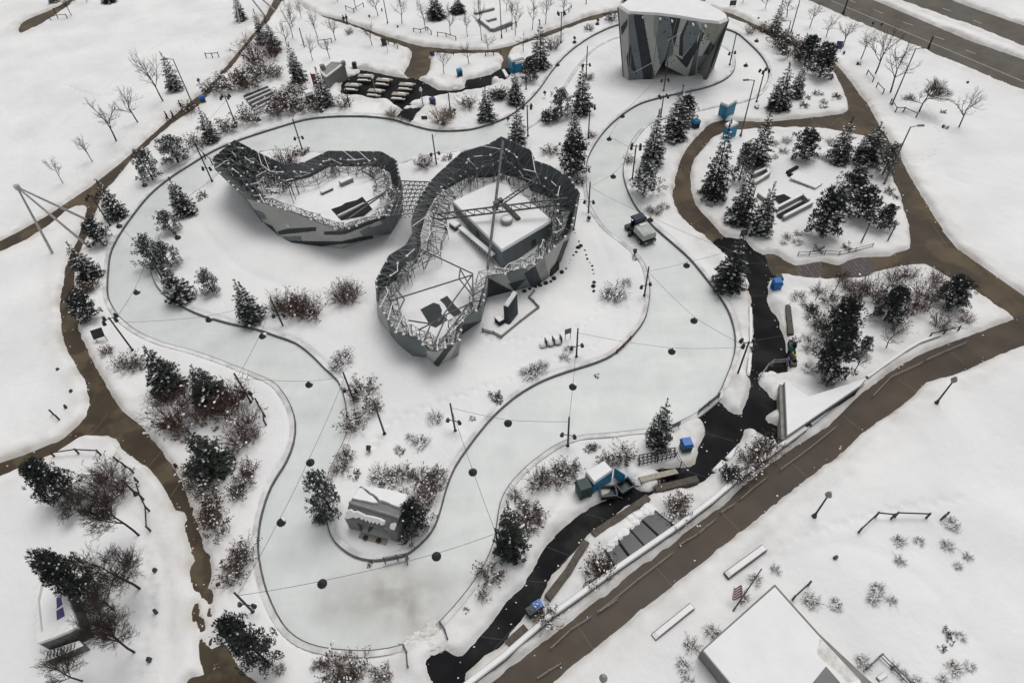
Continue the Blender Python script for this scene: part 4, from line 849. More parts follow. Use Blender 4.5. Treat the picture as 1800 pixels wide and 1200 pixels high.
for a, b in (((739,438),(831,481)),((684,529),(831,483)),((739,442),(690,520)),((831,482),(770,566)),((757,448),(747,472)),((694,505),(711,526)),((711,526),(698,552)),((718,563),(757,569)),((757,569),(735,580)),((757,569),(784,553)),((784,553),(833,530)),((809,473),(807,490)),((807,490),(831,520)),((809,473),(831,512)),((757,570),(745,600)),((824,535),(770,606)),((785,555),(762,607)),((739,442),(760,452)),((831,482),(831,536)),((700,512),(705,500))):
    mb.tube(P(a[0], a[1], 3.9), P(b[0], b[1], 3.8), 0.075, 0.075, 6)
merge(mb, sn).build('truss', ['steel', 'snow'], tw)
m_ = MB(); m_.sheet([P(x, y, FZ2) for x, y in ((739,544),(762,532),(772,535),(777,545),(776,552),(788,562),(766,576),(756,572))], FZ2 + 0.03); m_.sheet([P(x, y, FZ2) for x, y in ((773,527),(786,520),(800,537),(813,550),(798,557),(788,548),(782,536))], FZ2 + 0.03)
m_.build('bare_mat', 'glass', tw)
# ---- lattice bridge
random.seed(5)
tbg = thing('truss_bridge', G(720, 380), 'flat steel lattice joining the two climbing walls over the snow', 'lattice')
q = [P(704,318,4.0), P(756,320,4.8), P(731,374,4.3), P(684,379,4.0)]
mb, sn = MB(), MB(); NU, NV = 6, 8
def qp(u, v, dz=0): return (q[0] * (1-u) + q[1] * u) * (1-v) + (q[3] * (1-u) + q[2] * u) * v + Vector((0, 0, dz))
for j in range(NV + 1):
    for i in range(NU + 1):
        u, v = i / NU, j / NV; a = qp(u, v)
        if i < NU: mb.tube(a, qp((i+1)/NU, v), 0.075, 0.075, 4); mb.tube(a, qp((i+.5)/NU, v, -0.6), 0.035, 0.035, 3)
        if j < NV: mb.tube(a, qp(u, (j+1)/NV), 0.075, 0.075, 4); mb.tube(qp((i+.5)/NU if i < NU else u, v, -0.6), qp((i+.5)/NU if i < NU else u, (j+1)/NV, -0.6), 0.035, 0.035, 3)
        if i < NU and j < NV: mb.tube(a, qp((i+1)/NU, (j+1)/NV), 0.035, 0.035, 3)
        if random.random() < 0.4: sn.blob(a, 0.12, 0.12, 0.1, 0, 0.2, 5, 2)
merge(mb, sn).build('truss', ['steel', 'snow'], tbg)
# ---- building inside the twin wall
bl = thing('flat_roofed_building', P(883, 400, FZ2), 'grey flat roofed building with snow covered roof inside the twin climbing wall', 'building')
rf = [P(796,357,4.0), P(884,315.5,4.0), P(970.6,390,4.0), P(882,442.6,4.0)]
MB().prism(rf, FZ2 + 0.004, 4.0, 0).build('walls', 'mid_panel', bl)
rc = sum(rf, Vector()) / 4
MB().hull([rc + (p - rc) * 1.01 + V((0,0,0.01)) for p in rf][::-1], [rc + (p - rc) * 0.985 + V((0,0,0.28)) for p in rf][::-1]).build('roof_snow', 'snow', bl)
v_ = P(891, 391, 4.28); m_ = MB().disc(v_, 0.62, 0.6, 4.2, 4.55, 14, 0); m_.disc(v_, 0.7, 0.7, 4.6, 4.85, 14, 0); m_.disc(v_, 0.5, 0.5, 4.5, 4.65, 14, 0); vent = m_.build('roof_vent', 'concrete', bl)
MB().blob((v_.x, v_.y, 4.85), 0.66, 0.66, 0.25, 0, 0.05, 12, 3).build('vent_snow', 'snow', bl)
a, b = P(886,361,4.28), P(912,387,4.28); d = b - a; MB().box((a + b) / 2, 4.2, 4.55, d.length, 0.5, math.atan2(d.y, d.x)).build('roof_duct', 'wood', bl)
def on_wall(a, b, t, z0, z1, wd, name, m):
    d = (b - a).normalized(); n_ = V((d.y, -d.x, 0)); c = a.lerp(b, t) + n_ * (0.02 if n_.y < 0 else -0.02); MB().box(c, z0, z1, wd, 0.1, math.atan2(d.y, d.x)).build(name, m, bl)
on_wall(rf[0], rf[3], 0.32, FZ2 + 0.01, 3.5, 1.0, 'door', 'grey_wall'); on_wall(rf[0], rf[3], 0.52, 2.8, 3.4, 0.5, 'wall_lamp', 'black'); on_wall(rf[3], rf[2], 0.62, 2.2, 3.0, 0.6, 'window', 'black')
low_box('storage_box', 'small brown box with snow on top beside the building inside the twin climbing wall', 'box', P(795,398,2.3), P(806,405,2.3), 0.9, 2.0, 2.9, 'wood', 'snow', 0.18)
r = thing('covered_rack', P(838, 440, FZ2), 'long narrow snow topped rack on many thin legs along the grey building', 'rack')
a, b = P(808,400,2.8), P(868,452,2.6); d = b - a; MB().box((a+b)/2, 2.75, 2.85, d.length, 0.55, math.atan2(d.y, d.x)).build('shelf', 'steel', r); MB().box((a+b)/2, 2.85, 3.0, d.length, 0.56, math.atan2(d.y, d.x), 0, None, 0.96).build('snow_cap', 'snow', r)
for i in range(13):
    p = a.lerp(b, (i + 0.5) / 13); MB().tube((p.x, p.y, FZ2), (p.x, p.y, 2.75), 0.06, 0.06, 4).build('leg', 'steel', r)
random.seed(8); mb = MB()
for i in range(8): p = P(724 - i * 1.6 - (i % 2) * 6, 470 + i * 3, FZ2); mb.blob(p, 0.55, 0.5, rnd(0.8, 1.15), 0, 0.2, 8, 4)
tag(mb.build('snow_pile', 'snow', None, (P(715,480,FZ2))), 'lumpy snow pile inside the lower lobe of the twin climbing wall', 'snow pile')
# ---- leaning slab and pit in front
sl = thing('leaning_slab', G(903, 560), 'tall dark leaning slab with snow on its sloping edge in the fenced pit', 'climbing slab')
b0, b1 = G(895, 577), G(911, 556)
u0, u1 = P(893, 540, 2.0) , P(909, 516, 2.9)
d = (b1 - b0).normalized(); n_ = V((-d.y, d.x, 0)) * 0.55
MB().hull([b0, b1, b1 + n_, b0 + n_], [u0, u1, u1 + n_, u0 + n_]).build('slab', 'dark_panel', sl)
MB().hull([u0 + V((0,0,.01)), u1 + V((0,0,.01)), u1 + n_ + V((0,0,.01)), u0 + n_ + V((0,0,.01))], [u0 + V((0,0,.18)), u1 + V((0,0,.18)), u1 + n_ * .8 + V((0,0,.2)), u0 + n_ * .8 + V((0,0,.2))]).build('snow_cap', 'snow', sl)
low_box('pump_unit', 'small dark equipment box beside the leaning slab', 'equipment', G(874,573), G(883,568), 0.9, 0.1, 0.95, 'void', 'snow', 0.06)
low_box('speaker_box', 'dark perforated box at the foot of the twin climbing wall', 'box', G(966,489), G(980,477), 0.5, 0.1, 1.4, 'stone', None)
# ---- dark stones edging the beds
st = MB().blob((0,0,-0.05), 0.3, 0.24, 0.42, 0, 0.25, 7, 3).mesh('edging_stone', 'stone')
random.seed(12)
ln = [(1006,404),(1010,415),(1019,437),(1029,446),(1033,460),(1039,474),(1043,487),(1044,500),(1044,515)]; ln2 = [(1017,440),(1011,448),(1003,462),(994,478),(982,490),(968,500),(950,506),(930,513),(912,521),(898,526)]
for L in (ln, ln2):
    pts = resample([G(*p) for p in L] + [G(*p) for p in L[::-1]], 0.75); pts = pts[:len(pts) // 2]
    for p in pts:
        if random.random() < 0.8:
            o = bpy.data.objects.new('edging_stone', st); col.objects.link(o); o.location = (p.x + rnd(-.1,.1), p.y + rnd(-.1,.1), 0.26); o.rotation_euler.z = rnd(0, 6); o.scale = [rnd(0.7, 1.3)] * 3
            tag(o, 'dark edging stone in a row half buried in snow by the twin climbing wall', 'stone', 'edging stones by the twin wall')
# ------------------------------------------------------------------ poles, cables and hanging lamps
random.seed(50)
def pole_proto(kind, hgt):
    r = thing('light_pole', (0, 0, 0)); MB().tube((0,0,-0.1), (0,0,hgt), 0.10, 0.075, 8).build('pole', 'black', r)
    MB().disc((0,0), 0.2, 0.16, 0.0, 0.36, 8).build('base_plate', 'black', r)
    if kind == 'plain':
        MB().tube((0,0,hgt), (0,0,hgt + 0.12), 0.11, 0.08, 8).build('pole_cap', 'black', r); return r
    z = hgt * (0.97 if kind == 'top' else 0.42 if kind == 'low' else 0.45)
    arms = ((1,0),(-1,0)) if kind == 'low' else ((1,.35),(-1,.35),(1,-.35),(-1,-.35))
    MB().tube((-0.5,0,z), (0.5,0,z), 0.04, 0.04, 6).build('cross_arm', 'black', r)
    for sx, sy in arms:
        x, y = sx * 0.5, sy * 0.9; m_ = MB().tube((x * .9, y * .4, z), (x, y, z - 0.05), 0.05, 0.05, 6)
        m_.tube((x, y, z + 0.14), (x * 1.15, y * 1.2, z - 0.26), 0.13, 0.19, 8); m_.build('lamp_head', 'black', r)
    return r
POLES = [((417,225),168,'top'),((375,323),256,'low'),((196,400),343,'top'),((287,492),440,'low'),((499,576),522,'low'),((236,619),558,'top'),((443,710),656,'low'),((623,707),654,'low'),((677,765),706,'plain'),((801,760),709,'low'),((998,786),733,'low'),((1013,630),577,'low'),((1132,523),469,'low'),((1034,378),320,'low'),((1111,318),255,'top'),((1034,245),187,'top'),((928,242),185,'top'),((1030,137),81,'low'),((1166,163),109,'low'),((1161,208),168,'top'),((1282,117),58,'low'),((1329,182),122,'top'),((532,265),209,'low'),((768,293),236,'low'),((616,192),153,'plain'),((794,214),162,'plain'),((1294,664),600,'top'),((877,977),930,'plain'),((447,1077),1041,'low'),((925,160),115,'plain'),((986,77),21,'top'),((437,532),496,'plain'),((536,86),51,'plain')]
PP = {}
for (b, ty, k) in POLES:
    h = height(b, ty); g = G(*b)
    if k not in PP: PP[k] = Proto(pole_proto(k, 4.5))
    o = PP[k].get(); o.location = g; o.scale = (1, 1, h / 4.5); o.rotation_euler.z = rnd(-0.4, 0.4)
    auto(o, {'top': 'black four lamp pole', 'low': 'black pole with low arms', 'plain': 'plain black pole'}[k], b, 'light pole', 'black light poles by the ice ribbon')
LZ = 3.3
def lamp_proto():
    r = thing('hanging_lamp', (0,0,0)); m_ = MB().disc((0,0), 0.34, 0.36, -0.16, -0.02, 14); m_.disc((0,0), 0.36, 0.12, -0.02, 0.2, 14); m_.tube((0,0,0.2), (0,0,0.42), 0.05, 0.05, 6); m_.build('lamp_shade', 'black', r)
    MB().disc((0,0), 0.28, 0.28, -0.2, -0.165, 12).build('lens', 'white', r); return r
LP = Proto(lamp_proto()); lsn = MB()
LAMPS = [(566,1025),(767,977),(545,812),(494,917),(831,829),(543,675),(893,743),(1007,679),(1181,617),(1220,563),(1207,466),(1143,386),(1078,310),(1071,244),(1094,204),(240,513),(461,590),(367,561),(1050,42),(1010,74),(980,114),(1240,137),(1330,72),(1311,115),(779,217),(455,210),(565,195),(209,397),(312,417),(254,325)]
SNOWY = {2: 0, 3: 1, 5: 1, 7: 1, 8: 1, 10: 1, 11: 1, 12: 1, 13: 1, 15: 1, 16: 1, 17: 1, 25: 1, 26: 1}
for i, px in enumerate(LAMPS):
    o = LP.get(); p = P(px[0], px[1], LZ); o.location = p
    if SNOWY.get(i):
        s_ = MB().blob((p.x + .16, p.y + .16, p.z + 0.0), 0.24, 0.2, 0.16, 0, 0.12, 8, 3); s_.build('snow_cap', 'snow', o)
    auto(o, 'snow capped hanging lamp' if SNOWY.get(i) else 'dark hanging lamp', px, 'hanging lamp', 'round lamps hung over the ice')
def ptop(i, k=0.86): b, ty, _ = POLES[i]; g = G(*b); return Vector((g.x, g.y, height(b, ty) * k))
def lp(i): p = P(*LAMPS[i], LZ); return Vector((p.x, p.y, LZ + 0.42))
CAB = [('from the hut end pole to the spruce by the black path',[ptop(28),lp(0),lp(1),ptop(27)]),('down the lower left ice channel',[ptop(7),lp(2),lp(3),ptop(28)]),('from the cross pole down the right channel',[ptop(9),lp(4),ptop(27)]),('over the narrow left channel',[ptop(6),lp(5),ptop(7)]),
 ('over the right channel from the cross pole',[ptop(9),lp(6),ptop(10)]),('down to the ice beside the three snowy chairs',[ptop(11),lp(7),ptop(10)]),('from the three snowy chairs over the wide ice',[ptop(11),lp(8),ptop(26)]),('from the grey shrubs to the right bank pole',[ptop(12),lp(9),ptop(26)]),
 ('from the grey shrubs to the far kerb',[ptop(12),lp(10),P(1285,440,3.5)]),('over the ice resurfacer',[ptop(13),lp(11),P(1285,440,3.6)]),('over the ice beyond the ice resurfacer',[ptop(13),lp(12),ptop(14)]),('short cable by the tall pines',[ptop(14),lp(13),lp(14),ptop(18)]),
 ('over the left loop of ice',[ptop(3),lp(15),ptop(5)]),('along the lower left bank',[ptop(5),lp(17),P(412,545,3.6)]),('from the red shrubs over the left channel',[ptop(4),lp(16),ptop(6)]),('beyond the left climbing wall',[ptop(1),lp(29),ptop(0)]),('over the far ice by the picnic ground',[ptop(22),lp(26),ptop(24)]),('over the far ice near the tan grass',[ptop(23),lp(24),ptop(25)]),('from the left masts to the left loop',[ptop(2),lp(27),ptop(3)])]
for nm, pts in CAB:
    mb = MB()
    for a, b in zip(pts, pts[1:]):
        L = (b - a).length; q = [a.lerp(b, t / 6) + Vector((0, 0, -0.02 * L * 4 * (t / 6) * (1 - t / 6))) for t in range(7)]; mb.path(q, 0.018, 3)
    tag(mb.build('suspension_cable', 'black', None, pts[0]), 'thin dark lamp cable ' + nm, 'cable', 'lamp cables over the ice')
# small snow covered ground floodlights
fl_p = thing('ground_light', (0,0,0)); MB().tube((0,0,0), (0,0,0.45), 0.07, 0.07, 6).build('stem', 'black', fl_p); m_ = MB().tube((-0.16,0,0.5), (0.22,0,0.62), 0.2, 0.24, 8); m_.build('lamp_head', 'black', fl_p)
FP = Proto(fl_p)
for i, px in enumerate([(651,797),(1035,393),(958,172),(893,218),(1240,138),(352,150),(312,418),(1051,44),(1115,452),(800,203),(1010,76),(1000,290)]):
    o = FP.get(); g = G(*px); o.location = (g.x, g.y, 0.3); o.rotation_euler.z = rnd(0, 6); auto(o, 'small ground floodlight', px, 'floodlight', 'small ground floodlights')
# tall street lamps with one arm
def street_proto():
    r = thing('street_lamp', (0,0,0)); MB().tube((0,0,0), (0,0,8), 0.11, 0.07, 8).build('pole', 'steel', r); MB().tube((0,0,7.95), (-0.9,0,8.08), 0.05, 0.05, 6).build('arm', 'steel', r)
    MB().box((-1.15,0), 8.0, 8.14, 0.75, 0.28).build('lamp_head', 'steel', r, bevel=0.03); MB().disc((0,0), 0.22, 0.18, 0, 0.5, 8).build('base_plate', 'steel', r); return r
SP_ = Proto(street_proto())
for b, ty, rz in (((342,191),104,0),((1301,242),141,0),((1566,188),86,3.14),((1552,328),223,3.14),((1374,97),37,0),((1389,62),-4,0)):
    o = SP_.get(); o.location = G(*b); o.scale = (1, 1, height(b, ty) / 8); o.rotation_euler.z = rz; auto(o, 'tall one armed street lamp', b, 'street lamp', 'tall street lamps')
def park_proto(globe):
    r = thing('park_lamp', (0,0,0)); MB().tube((0,0,0), (0,0,3.2), 0.09, 0.06, 8).build('pole', 'black' if globe == 0 else 'grey_wall', r); MB().disc((0,0), 0.28, 0.1, 0.0, 0.7, 10).build('base', 'black' if globe == 0 else 'grey_wall', r)
    m_ = MB().disc((0,0), 0.12, 0.27, 3.2, 3.45, 10); m_.disc((0,0), 0.27, 0.1, 3.45, 3.85, 10); m_.build('lamp_globe', 'concrete' if globe == 0 else 'white', r); return r
for gl, L in ((0, [((1429,910),866),((1643,712),664),((241,870),836),((1052,1226),1188)]), (1, [((662,172),132),((745,194),155)]), (2, [((1511,432),392),((1322,352),331),((1558,428),394),((682,44),-4),((882,69),-6),((1030,11),-30)])):
    if gl == 2:
        r0 = thing('bare_pole', (0,0,0)); MB().tube((0,0,0), (0,0,3.2), 0.09, 0.07, 8).build('pole', 'steel', r0); MB().disc((0,0), 0.15, 0.15, 0.1, 0.35, 8).build('base', 'steel', r0); pp = Proto(r0)
    else: pp = Proto(park_proto(gl))
    for b, ty in L:
        o = pp.get(); o.location = G(*b); o.scale = (1, 1, height(b, ty) / (3.75 if gl < 2 else 3.2))
        auto(o, ('black lantern lamp', 'white globe lamp', 'bare grey pole')[gl], b, 'lamp post', ('black park lamps', 'white globe lamps', 'bare poles')[gl])
# tripod masts
def mast(label, feet, apex):
    a = P(*apex); r = thing('tripod_mast', G(*feet[0]), label, 'mast')
    for f in feet: MB().tube(G(*f), a, 0.17, 0.10, 10).build('leg', 'pale_steel', r)
    MB().disc((a.x, a.y), 0.3, 0.3, a.z - 0.25, a.z + 0.25, 10).build('hub', 'pale_steel', r)
mast('pale steel mast of long leaning legs at the left edge, over the brown path', [(165,392),(164,440),(95,450)], (30, 329, 9.0))
mast('pale steel mast of long leaning legs at the top edge, beside a tall spruce', [(422,46),(467,30),(487,22)], (405, -50, 9.0))
# traffic and sign poles by the road
for b, ty, lb in (((1482,25),-6,'thick dark pole at the near kerb of the road'),((1631,86),64,'short dark pole at the kerb of the road near the big bare trees')):
    r = thing('road_pole', G(*b), lb, 'pole'); h = height(b, ty); g = G(*b); MB().tube(g, (g.x, g.y, h), 0.16, 0.12, 8).build('pole', 'black', r); MB().disc((g.x, g.y), 0.26, 0.22, 0, 0.4, 8).build('base', 'black', r)
# ------------------------------------------------------------------ fences and rails
def fence(pts, label, m='black', hgt=0.75, name='low_fence', rails=(1.0,), r=0.06, cat='fence', group=None, posts=None, zz=0.25, px=None, look=None):
    g = [G(*p) for p in pts]; root = thing(name, (g[0].x, g[0].y, 0), label, cat, group)
    for p in g: MB().tube((p.x, p.y, 0), (p.x, p.y, hgt + zz + 0.1), r * 1.5, r * 1.3, 6).build('post', m, root)
    for k in rails:
        mb = MB(); mb.path([Vector((p.x, p.y, zz + hgt * k)) for p in g], r, 5); mb.build('rail', m, root)
    if look: auto(root, look, px or pts[0], cat, group)
    return root
for pts in [[(98,25),(118,17),(135,8)],[(92,40),(104,36),(120,35)],[(364,104),(375,104),(386,103)],[(430,107),(440,112),(452,117),(465,115)],[(410,141),(423,139),(433,136)],[(609,20),(623,26),(640,15)],[(728,60),(740,62),(752,58),(759,65)],[(770,67),(785,69),(802,75)],[(561,81),(573,80),(584,78)],[(684,82),(694,85),(700,90)],[(770,101),(785,102),(798,103)],[(854,103),(868,101),(880,99)],[(990,32),(1000,25),(1004,19)],[(890,57),(900,53),(908,49)],[(1522,135),(1532,148)],[(1539,157),(1550,169)],[(1563,186),(1572,201),(1586,201),(1608,211)],[(1507,938),(1536,911),(1564,914),(1570,911),(1625,913)],[(1651,916),(1657,911)],[(1391,1056),(1418,1031)],[(100,806),(142,800),(180,802)],[(210,814),(224,824),(238,834)],[(246,850),(255,880),(265,900),(267,935)],[(98,732),(108,741)],[(455,712),(460,722),(468,735),(470,750)],[(392,690),(432,700),(447,705)],[(1630,598),(1655,592),(1680,586)],[(350,268),(362,280),(374,290)]]:
    fence(pts, None, look='low black fence', cat='fence', group='low black fences in the snow')
fence([(1400,455),(1420,454),(1447,452),(1472,454),(1500,448),(1530,440)], 'thin dark handrail above the brick paved path', 'steel', 0.7, 'handrail', (1.0, 0.5), 0.035, 'handrail')
fence([(1333,670),(1346,652),(1356,645),(1382,643)], 'thin grey handrail curving at the snow bank beside the seated people', 'galv', 0.8, 'handrail', (1.0, 0.6), 0.03, 'handrail')
fence([(849,585),(868,590),(882,597),(915,570),(947,545),(938,535),(930,528),(939,517)], 'low grey board fence round the pit with the leaning slab', 'grey_wall', 0.35, 'pit_fence', (1.0, 0.3), 0.07, 'fence')
for pts in [[(985,1168),(965,1180),(945,1193)],[(1038,1086),(1003,1108),(968,1141)],[(1085,1055),(1068,1067),(1050,1078)],[(1180,975),(1120,1021),(1053,1076)],[(1225,941),(1206,952),(1193,960)],[(1256,916),(1240,928),(1228,939)],[(1347,842),(1325,858),(1300,880)],[(1468,753),(1418,793),(1370,828)],[(1532,699),(1565,665),(1620,640)],[(1625,636),(1660,620),(1697,605)],[(1290,888),(1278,895),(1266,903)]]:
    fence(pts, None, 'galv', 0.42, 'walkway_rail', (1.0, 0.45), 0.018, zz=0.0, look='thin walkway rail', cat='rail', group='pale rails on the walkway')
# parapet wall along the walkway
def parapet(pts, label, z1=0.95, wd=0.45):
    g = [G(*p) for p in pts]; r = thing('parapet_wall', g[0], label, 'wall'); L, Rr = [], []
    for i, p in enumerate(g):
        d = (g[min(i+1, len(g)-1)] - g[max(i-1, 0)]).normalized(); n_ = Vector((-d.y, d.x, 0)); L.append(p + n_ * wd / 2); Rr.append(p - n_ * wd / 2)
    poly = L + Rr[::-1]; MB().prism(poly, 0.02, z1, 0).build('wall', 'grey_wall', r)
    sn = MB(); c = []
    for i in range(len(g)): c.append((L[i] * 0.97 + Rr[i] * 0.03, L[i] * 0.03 + Rr[i] * 0.97))
    for i in range(len(g) - 1):
        a, b = c[i]; e, f = c[i+1]; k0, k1 = z1 + 0.005, z1 + 0.14
        m0 = lambda q, z: (q.x, q.y, z)
        sn.add([m0(a,k0), m0(b,k0), m0(f,k0), m0(e,k0), m0(a.lerp(b,.15),k1), m0(b.lerp(a,.15),k1), m0(f.lerp(e,.15),k1), m0(e.lerp(f,.15),k1)], [(4,5,6,7)[::-1],(0,4,7,3)[::-1],(1,2,6,5)[::-1]])
    sn.build('snow_cap', 'snow', r)
    return r
parapet([(818,1212),(886,1160),(966,1090),(1086,1004),(1187,934),(1247,889),(1295,848),(1353,804),(1410,762)], 'long straight snow topped wall edging the walkway from the bottom edge to the triangular roof')
parapet([(1420,752),(1450,727),(1480,705),(1512,679)], 'short snow topped wall beside the triangular roof', 0.6)
parapet([(1520,670),(1545,652),(1585,624),(1610,609),(1648,595)], 'thin snow topped wall at the upper end of the walkway', 0.6, 0.3)
# ------------------------------------------------------------------ buildings and shelters
# roofed hut on the island tip
hut = thing('roofed_hut', G(660, 925), 'grey metal roofed hut with sliding snow slabs on the tip of the ice island', 'hut')
RL, RR, FL_, FR, EL, ER = P(632,855,3.1), P(719,872.5,3.1), P(614,883,3.3), P(702,909,3.3), P(606,911,2.2), P(693,935,2.2)
bk0, bk1 = Vector((RL.x, RL.y, 0)), Vector((RR.x, RR.y, 0)); f0, f1 = Vector((EL.x, EL.y, 0)), Vector((ER.x, ER.y, 0))
def inw(p, k=0.97): c = (bk0 + bk1 + f0 + f1) / 4; return Vector((c.x + (p.x - c.x) * k, c.y + (p.y - c.y) * k, p.z))
roofm = MB(); nr = Vector((0, 0, 0.1))
for q in ((FL_, FR, RR, RL), (EL, ER, FR, FL_)): roofm.hull([p - nr for p in q], [p for p in q])
for i in range(19):
    t = (i + 0.5) / 19
    for a, b, c, d in ((RL, RR, FL_, FR), (FL_, FR, EL, ER)): roofm.tube(a.lerp(b, t) + Vector((0,0,.02)), c.lerp(d, t) + Vector((0,0,.02)), 0.022, 0.022, 4)
roofm.tube(FL_ + Vector((0,0,.03)), FR + Vector((0,0,.03)), 0.12, 0.12, 6, 1)
rf_o = roofm.build('roof', ['roof_metal', 'concrete'], hut)
wl = MB(); A0, A1, C0, C1 = inw(bk0), inw(bk1), inw(f0), inw(f1)
def z_(p, h): return Vector((p.x, p.y, h))
wl.slab([A0, A1, z_(A1, 2.97), z_(A0, 2.97)][::-1], 0.15); wl.slab([C0, A0, z_(A0, 2.97), z_(C0, 2.1)], 0.15); wl.slab([A1, C1, z_(C1, 2.1), z_(A1, 2.97)], 0.15)
for t0, t1 in ((0.0, 0.22), (0.86, 1.0)): a, b = C0.lerp(C1, t0), C0.lerp(C1, t1); wl.slab([a, b, z_(b, 2.1), z_(a, 2.1)], 0.25)
wl.build('walls', 'grey_wall', hut)
a, b = C0.lerp(C1, .22), C0.lerp(C1, .86); bkd = (A0 - C0) * 0.45
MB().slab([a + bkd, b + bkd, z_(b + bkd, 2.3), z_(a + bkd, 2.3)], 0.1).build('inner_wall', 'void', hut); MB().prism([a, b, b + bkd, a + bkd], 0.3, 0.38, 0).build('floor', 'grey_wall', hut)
def on_plane(q, a, b, c):  # px -> point on plane abc
    o = Vector((0, 0, H)); d = (CM @ Vector((q[0] - 900, 600 - q[1], -F))); n_ = (b - a).cross(c - a); return o + d * ((a - o).dot(n_) / d.dot(n_))
def snow_slab(px, pl, th, root, name='snow_slab'):
    n_ = (pl[1] - pl[0]).cross(pl[2] - pl[0]).normalized(); n_ = n_ if n_.z > 0 else -n_
    b = [on_plane(q, *pl) + n_ * 0.03 for q in px]; c = sum(b, Vector()) / len(b); t = [c + (p - c) * 0.95 + n_ * th for p in b]
    # triangulated top, skirt
    P2 = [Vector((p.x, p.y, 0)) for p in t]; mb = MB(); k = len(b); mb.add(b + t, [(i, (i+1) % k, k + (i+1) % k, k + i) for i in range(k)])
    mb.add(t, [tuple(x) for x in tessellate_polygon([P2])]); o = mb.build(name, 'snow', root); bm_ = bmesh.new(); bm_.from_mesh(o.data); bmesh.ops.recalc_face_normals(bm_, faces=bm_.faces); bm_.to_mesh(o.data); bm_.free(); return o
c23 = lambda u, v: (540 + u / 4.8, 760 + v / 4.8)
pb, pf = (FL_, FR, RR), (EL, ER, FR)
snow_slab([c23(*q) for q in ((445,462),(600,480),(740,505),(858,540),(835,610),(805,655),(760,640),(720,625),(680,605),(640,590),(612,588),(590,555),(560,535),(530,520),(510,500))], pb, 0.28, hut)
snow_slab([c23(*q) for q in ((440,475),(470,480),(500,510),(530,535),(560,550),(590,585),(605,605),(560,605),(500,590),(440,580),(380,565),(410,520))], pb, 0.2, hut)
snow_slab([c23(*q) for q in ((330,650),(375,640),(400,660),(430,655),(500,690),(560,700),(630,720),(665,740),(660,770),(640,770),(625,745),(605,765),(590,740),(570,758),(555,735),(540,752),(525,725),(505,740),(490,715),(470,725),(450,700),(420,712),(400,700),(350,715),(325,712))], pf, 0.22, hut)
snow_slab([c23(*q) for q in ((710,765),(745,755),(758,775),(745,812),(720,805),(705,790))], pf, 0.2, hut)
for px in ((645,950),(668,955)):
    g = G(*px); o = thing('small_planter', g, None); m_ = MB().disc((g.x, g.y), 0.16, 0.22, 0.3, 0.62, 8); m_.build('pot', 'black', o); auto(o, 'small dark planter', px, 'planter', 'dark planters before the hut')
low_box('long_step', 'flat grey timber step in front of the roofed hut', 'step', G(634,944), G(682,957), 0.5, 0.25, 0.5, 'tan_wood', None)
# grey service building
def prism_house(name, label, top, hz, m1, m2, roofm, snow_rim=True):
    g = [P(x, y, hz) for x, y in top]; c = sum(g, Vector()) / len(g); r = thing(name, (c.x, c.y, 0), label, 'building')
    MB().prism(g, 0, hz, 0).build('walls', m1, r); MB().hull([c + (p - c) * 1.02 + Vector((0,0,.003)) for p in g], [c + (p - c) * 1.02 + Vector((0,0,.12)) for p in g]).build('roof', roofm, r)
    return r, g, c
def ccw_px(L): 
    g = [P(x, y, 1) for x, y in L]; return L if ccw(g) else L[::-1]
sb, g, c = prism_house('service_building', 'small grey flat roofed service building beside the picnic tables', ccw_px([(563,127),(582,111),(606,113),(573,138)]), 2.4, 'grey_wall', None, 'concrete')
for i, (a, b) in enumerate(((g[0], g[1]), (g[1], g[2]), (g[2], g[3]), (g[3], g[0]))):
    MB().tube(a.lerp(c, .03) + Vector((0,0,.2)), b.lerp(c, .03) + Vector((0,0,.2)), 0.16, 0.16, 6).build('snow_rim', 'snow', sb)
v_ = P(568,122,2.6); MB().box(v_, 2.5, 3.3, 0.7, 0.7, 0.5).build('roof_vent', 'grey_wall', sb, bevel=0.03); v_ = P(604,113,2.6); MB().box(v_, 2.4, 3.1, 0.6, 0.6, 0.5).build('chimney', 'concrete', sb, bevel=0.03)
bn = thing('red_banner', G(556,155), 'bright red banner panel beside the grey service building', 'banner'); a, b = G(553,156), G(560,155)
MB().slab([a, b, b + Vector((0,0,2.3)), a + Vector((0,0,2.5))], 0.05).build('panel', 'red', bn); MB().tube(a, a + Vector((0,0,2.7)), 0.05, 0.05, 6).build('post', 'black', bn)
# triangular roof building
tri = thing('entrance_shelter', G(1400, 740), 'triangular concrete shelter with flat snow covered roof beside the walkway', 'shelter')
tp = [P(x, y, 1.5) for x, y in ccw_px([(1378,672),(1421,699),(1522,667),(1512,679),(1382,768)])]
MB().prism(tp, 1.15, 1.5, 0).build('roof', 'grey_wall', tri); c = sum(tp, Vector()) / 5
MB().prism([c + (p - c) * 0.985 for p in tp], 1.505, 1.72, 0).build('roof_snow', 'snow', tri)
a, b = P(1378,672,0.0), P(1382,768,0.0); a, b = Vector((tp[0].x, tp[0].y, 0)), None
wlm = MB(); pa, pb_ = P(1378,672,1.5), P(1382,768,1.5); pa.z = pb_.z = 0.02
wlm.slab([pb_, pa, z_(pa, 1.14), z_(pb_, 1.14)], 0.3); wlm.build('side_wall', 'concrete', tri)
pc = P(1512,679,1.5); pc.z = 0.02; MB().slab([pb_ + Vector((.4,.3,0)), pc, z_(pc, 1.14), z_(pb_ + Vector((.4,.3,0)), 1.14)], 0.3).build('back_wall', 'void', tri)
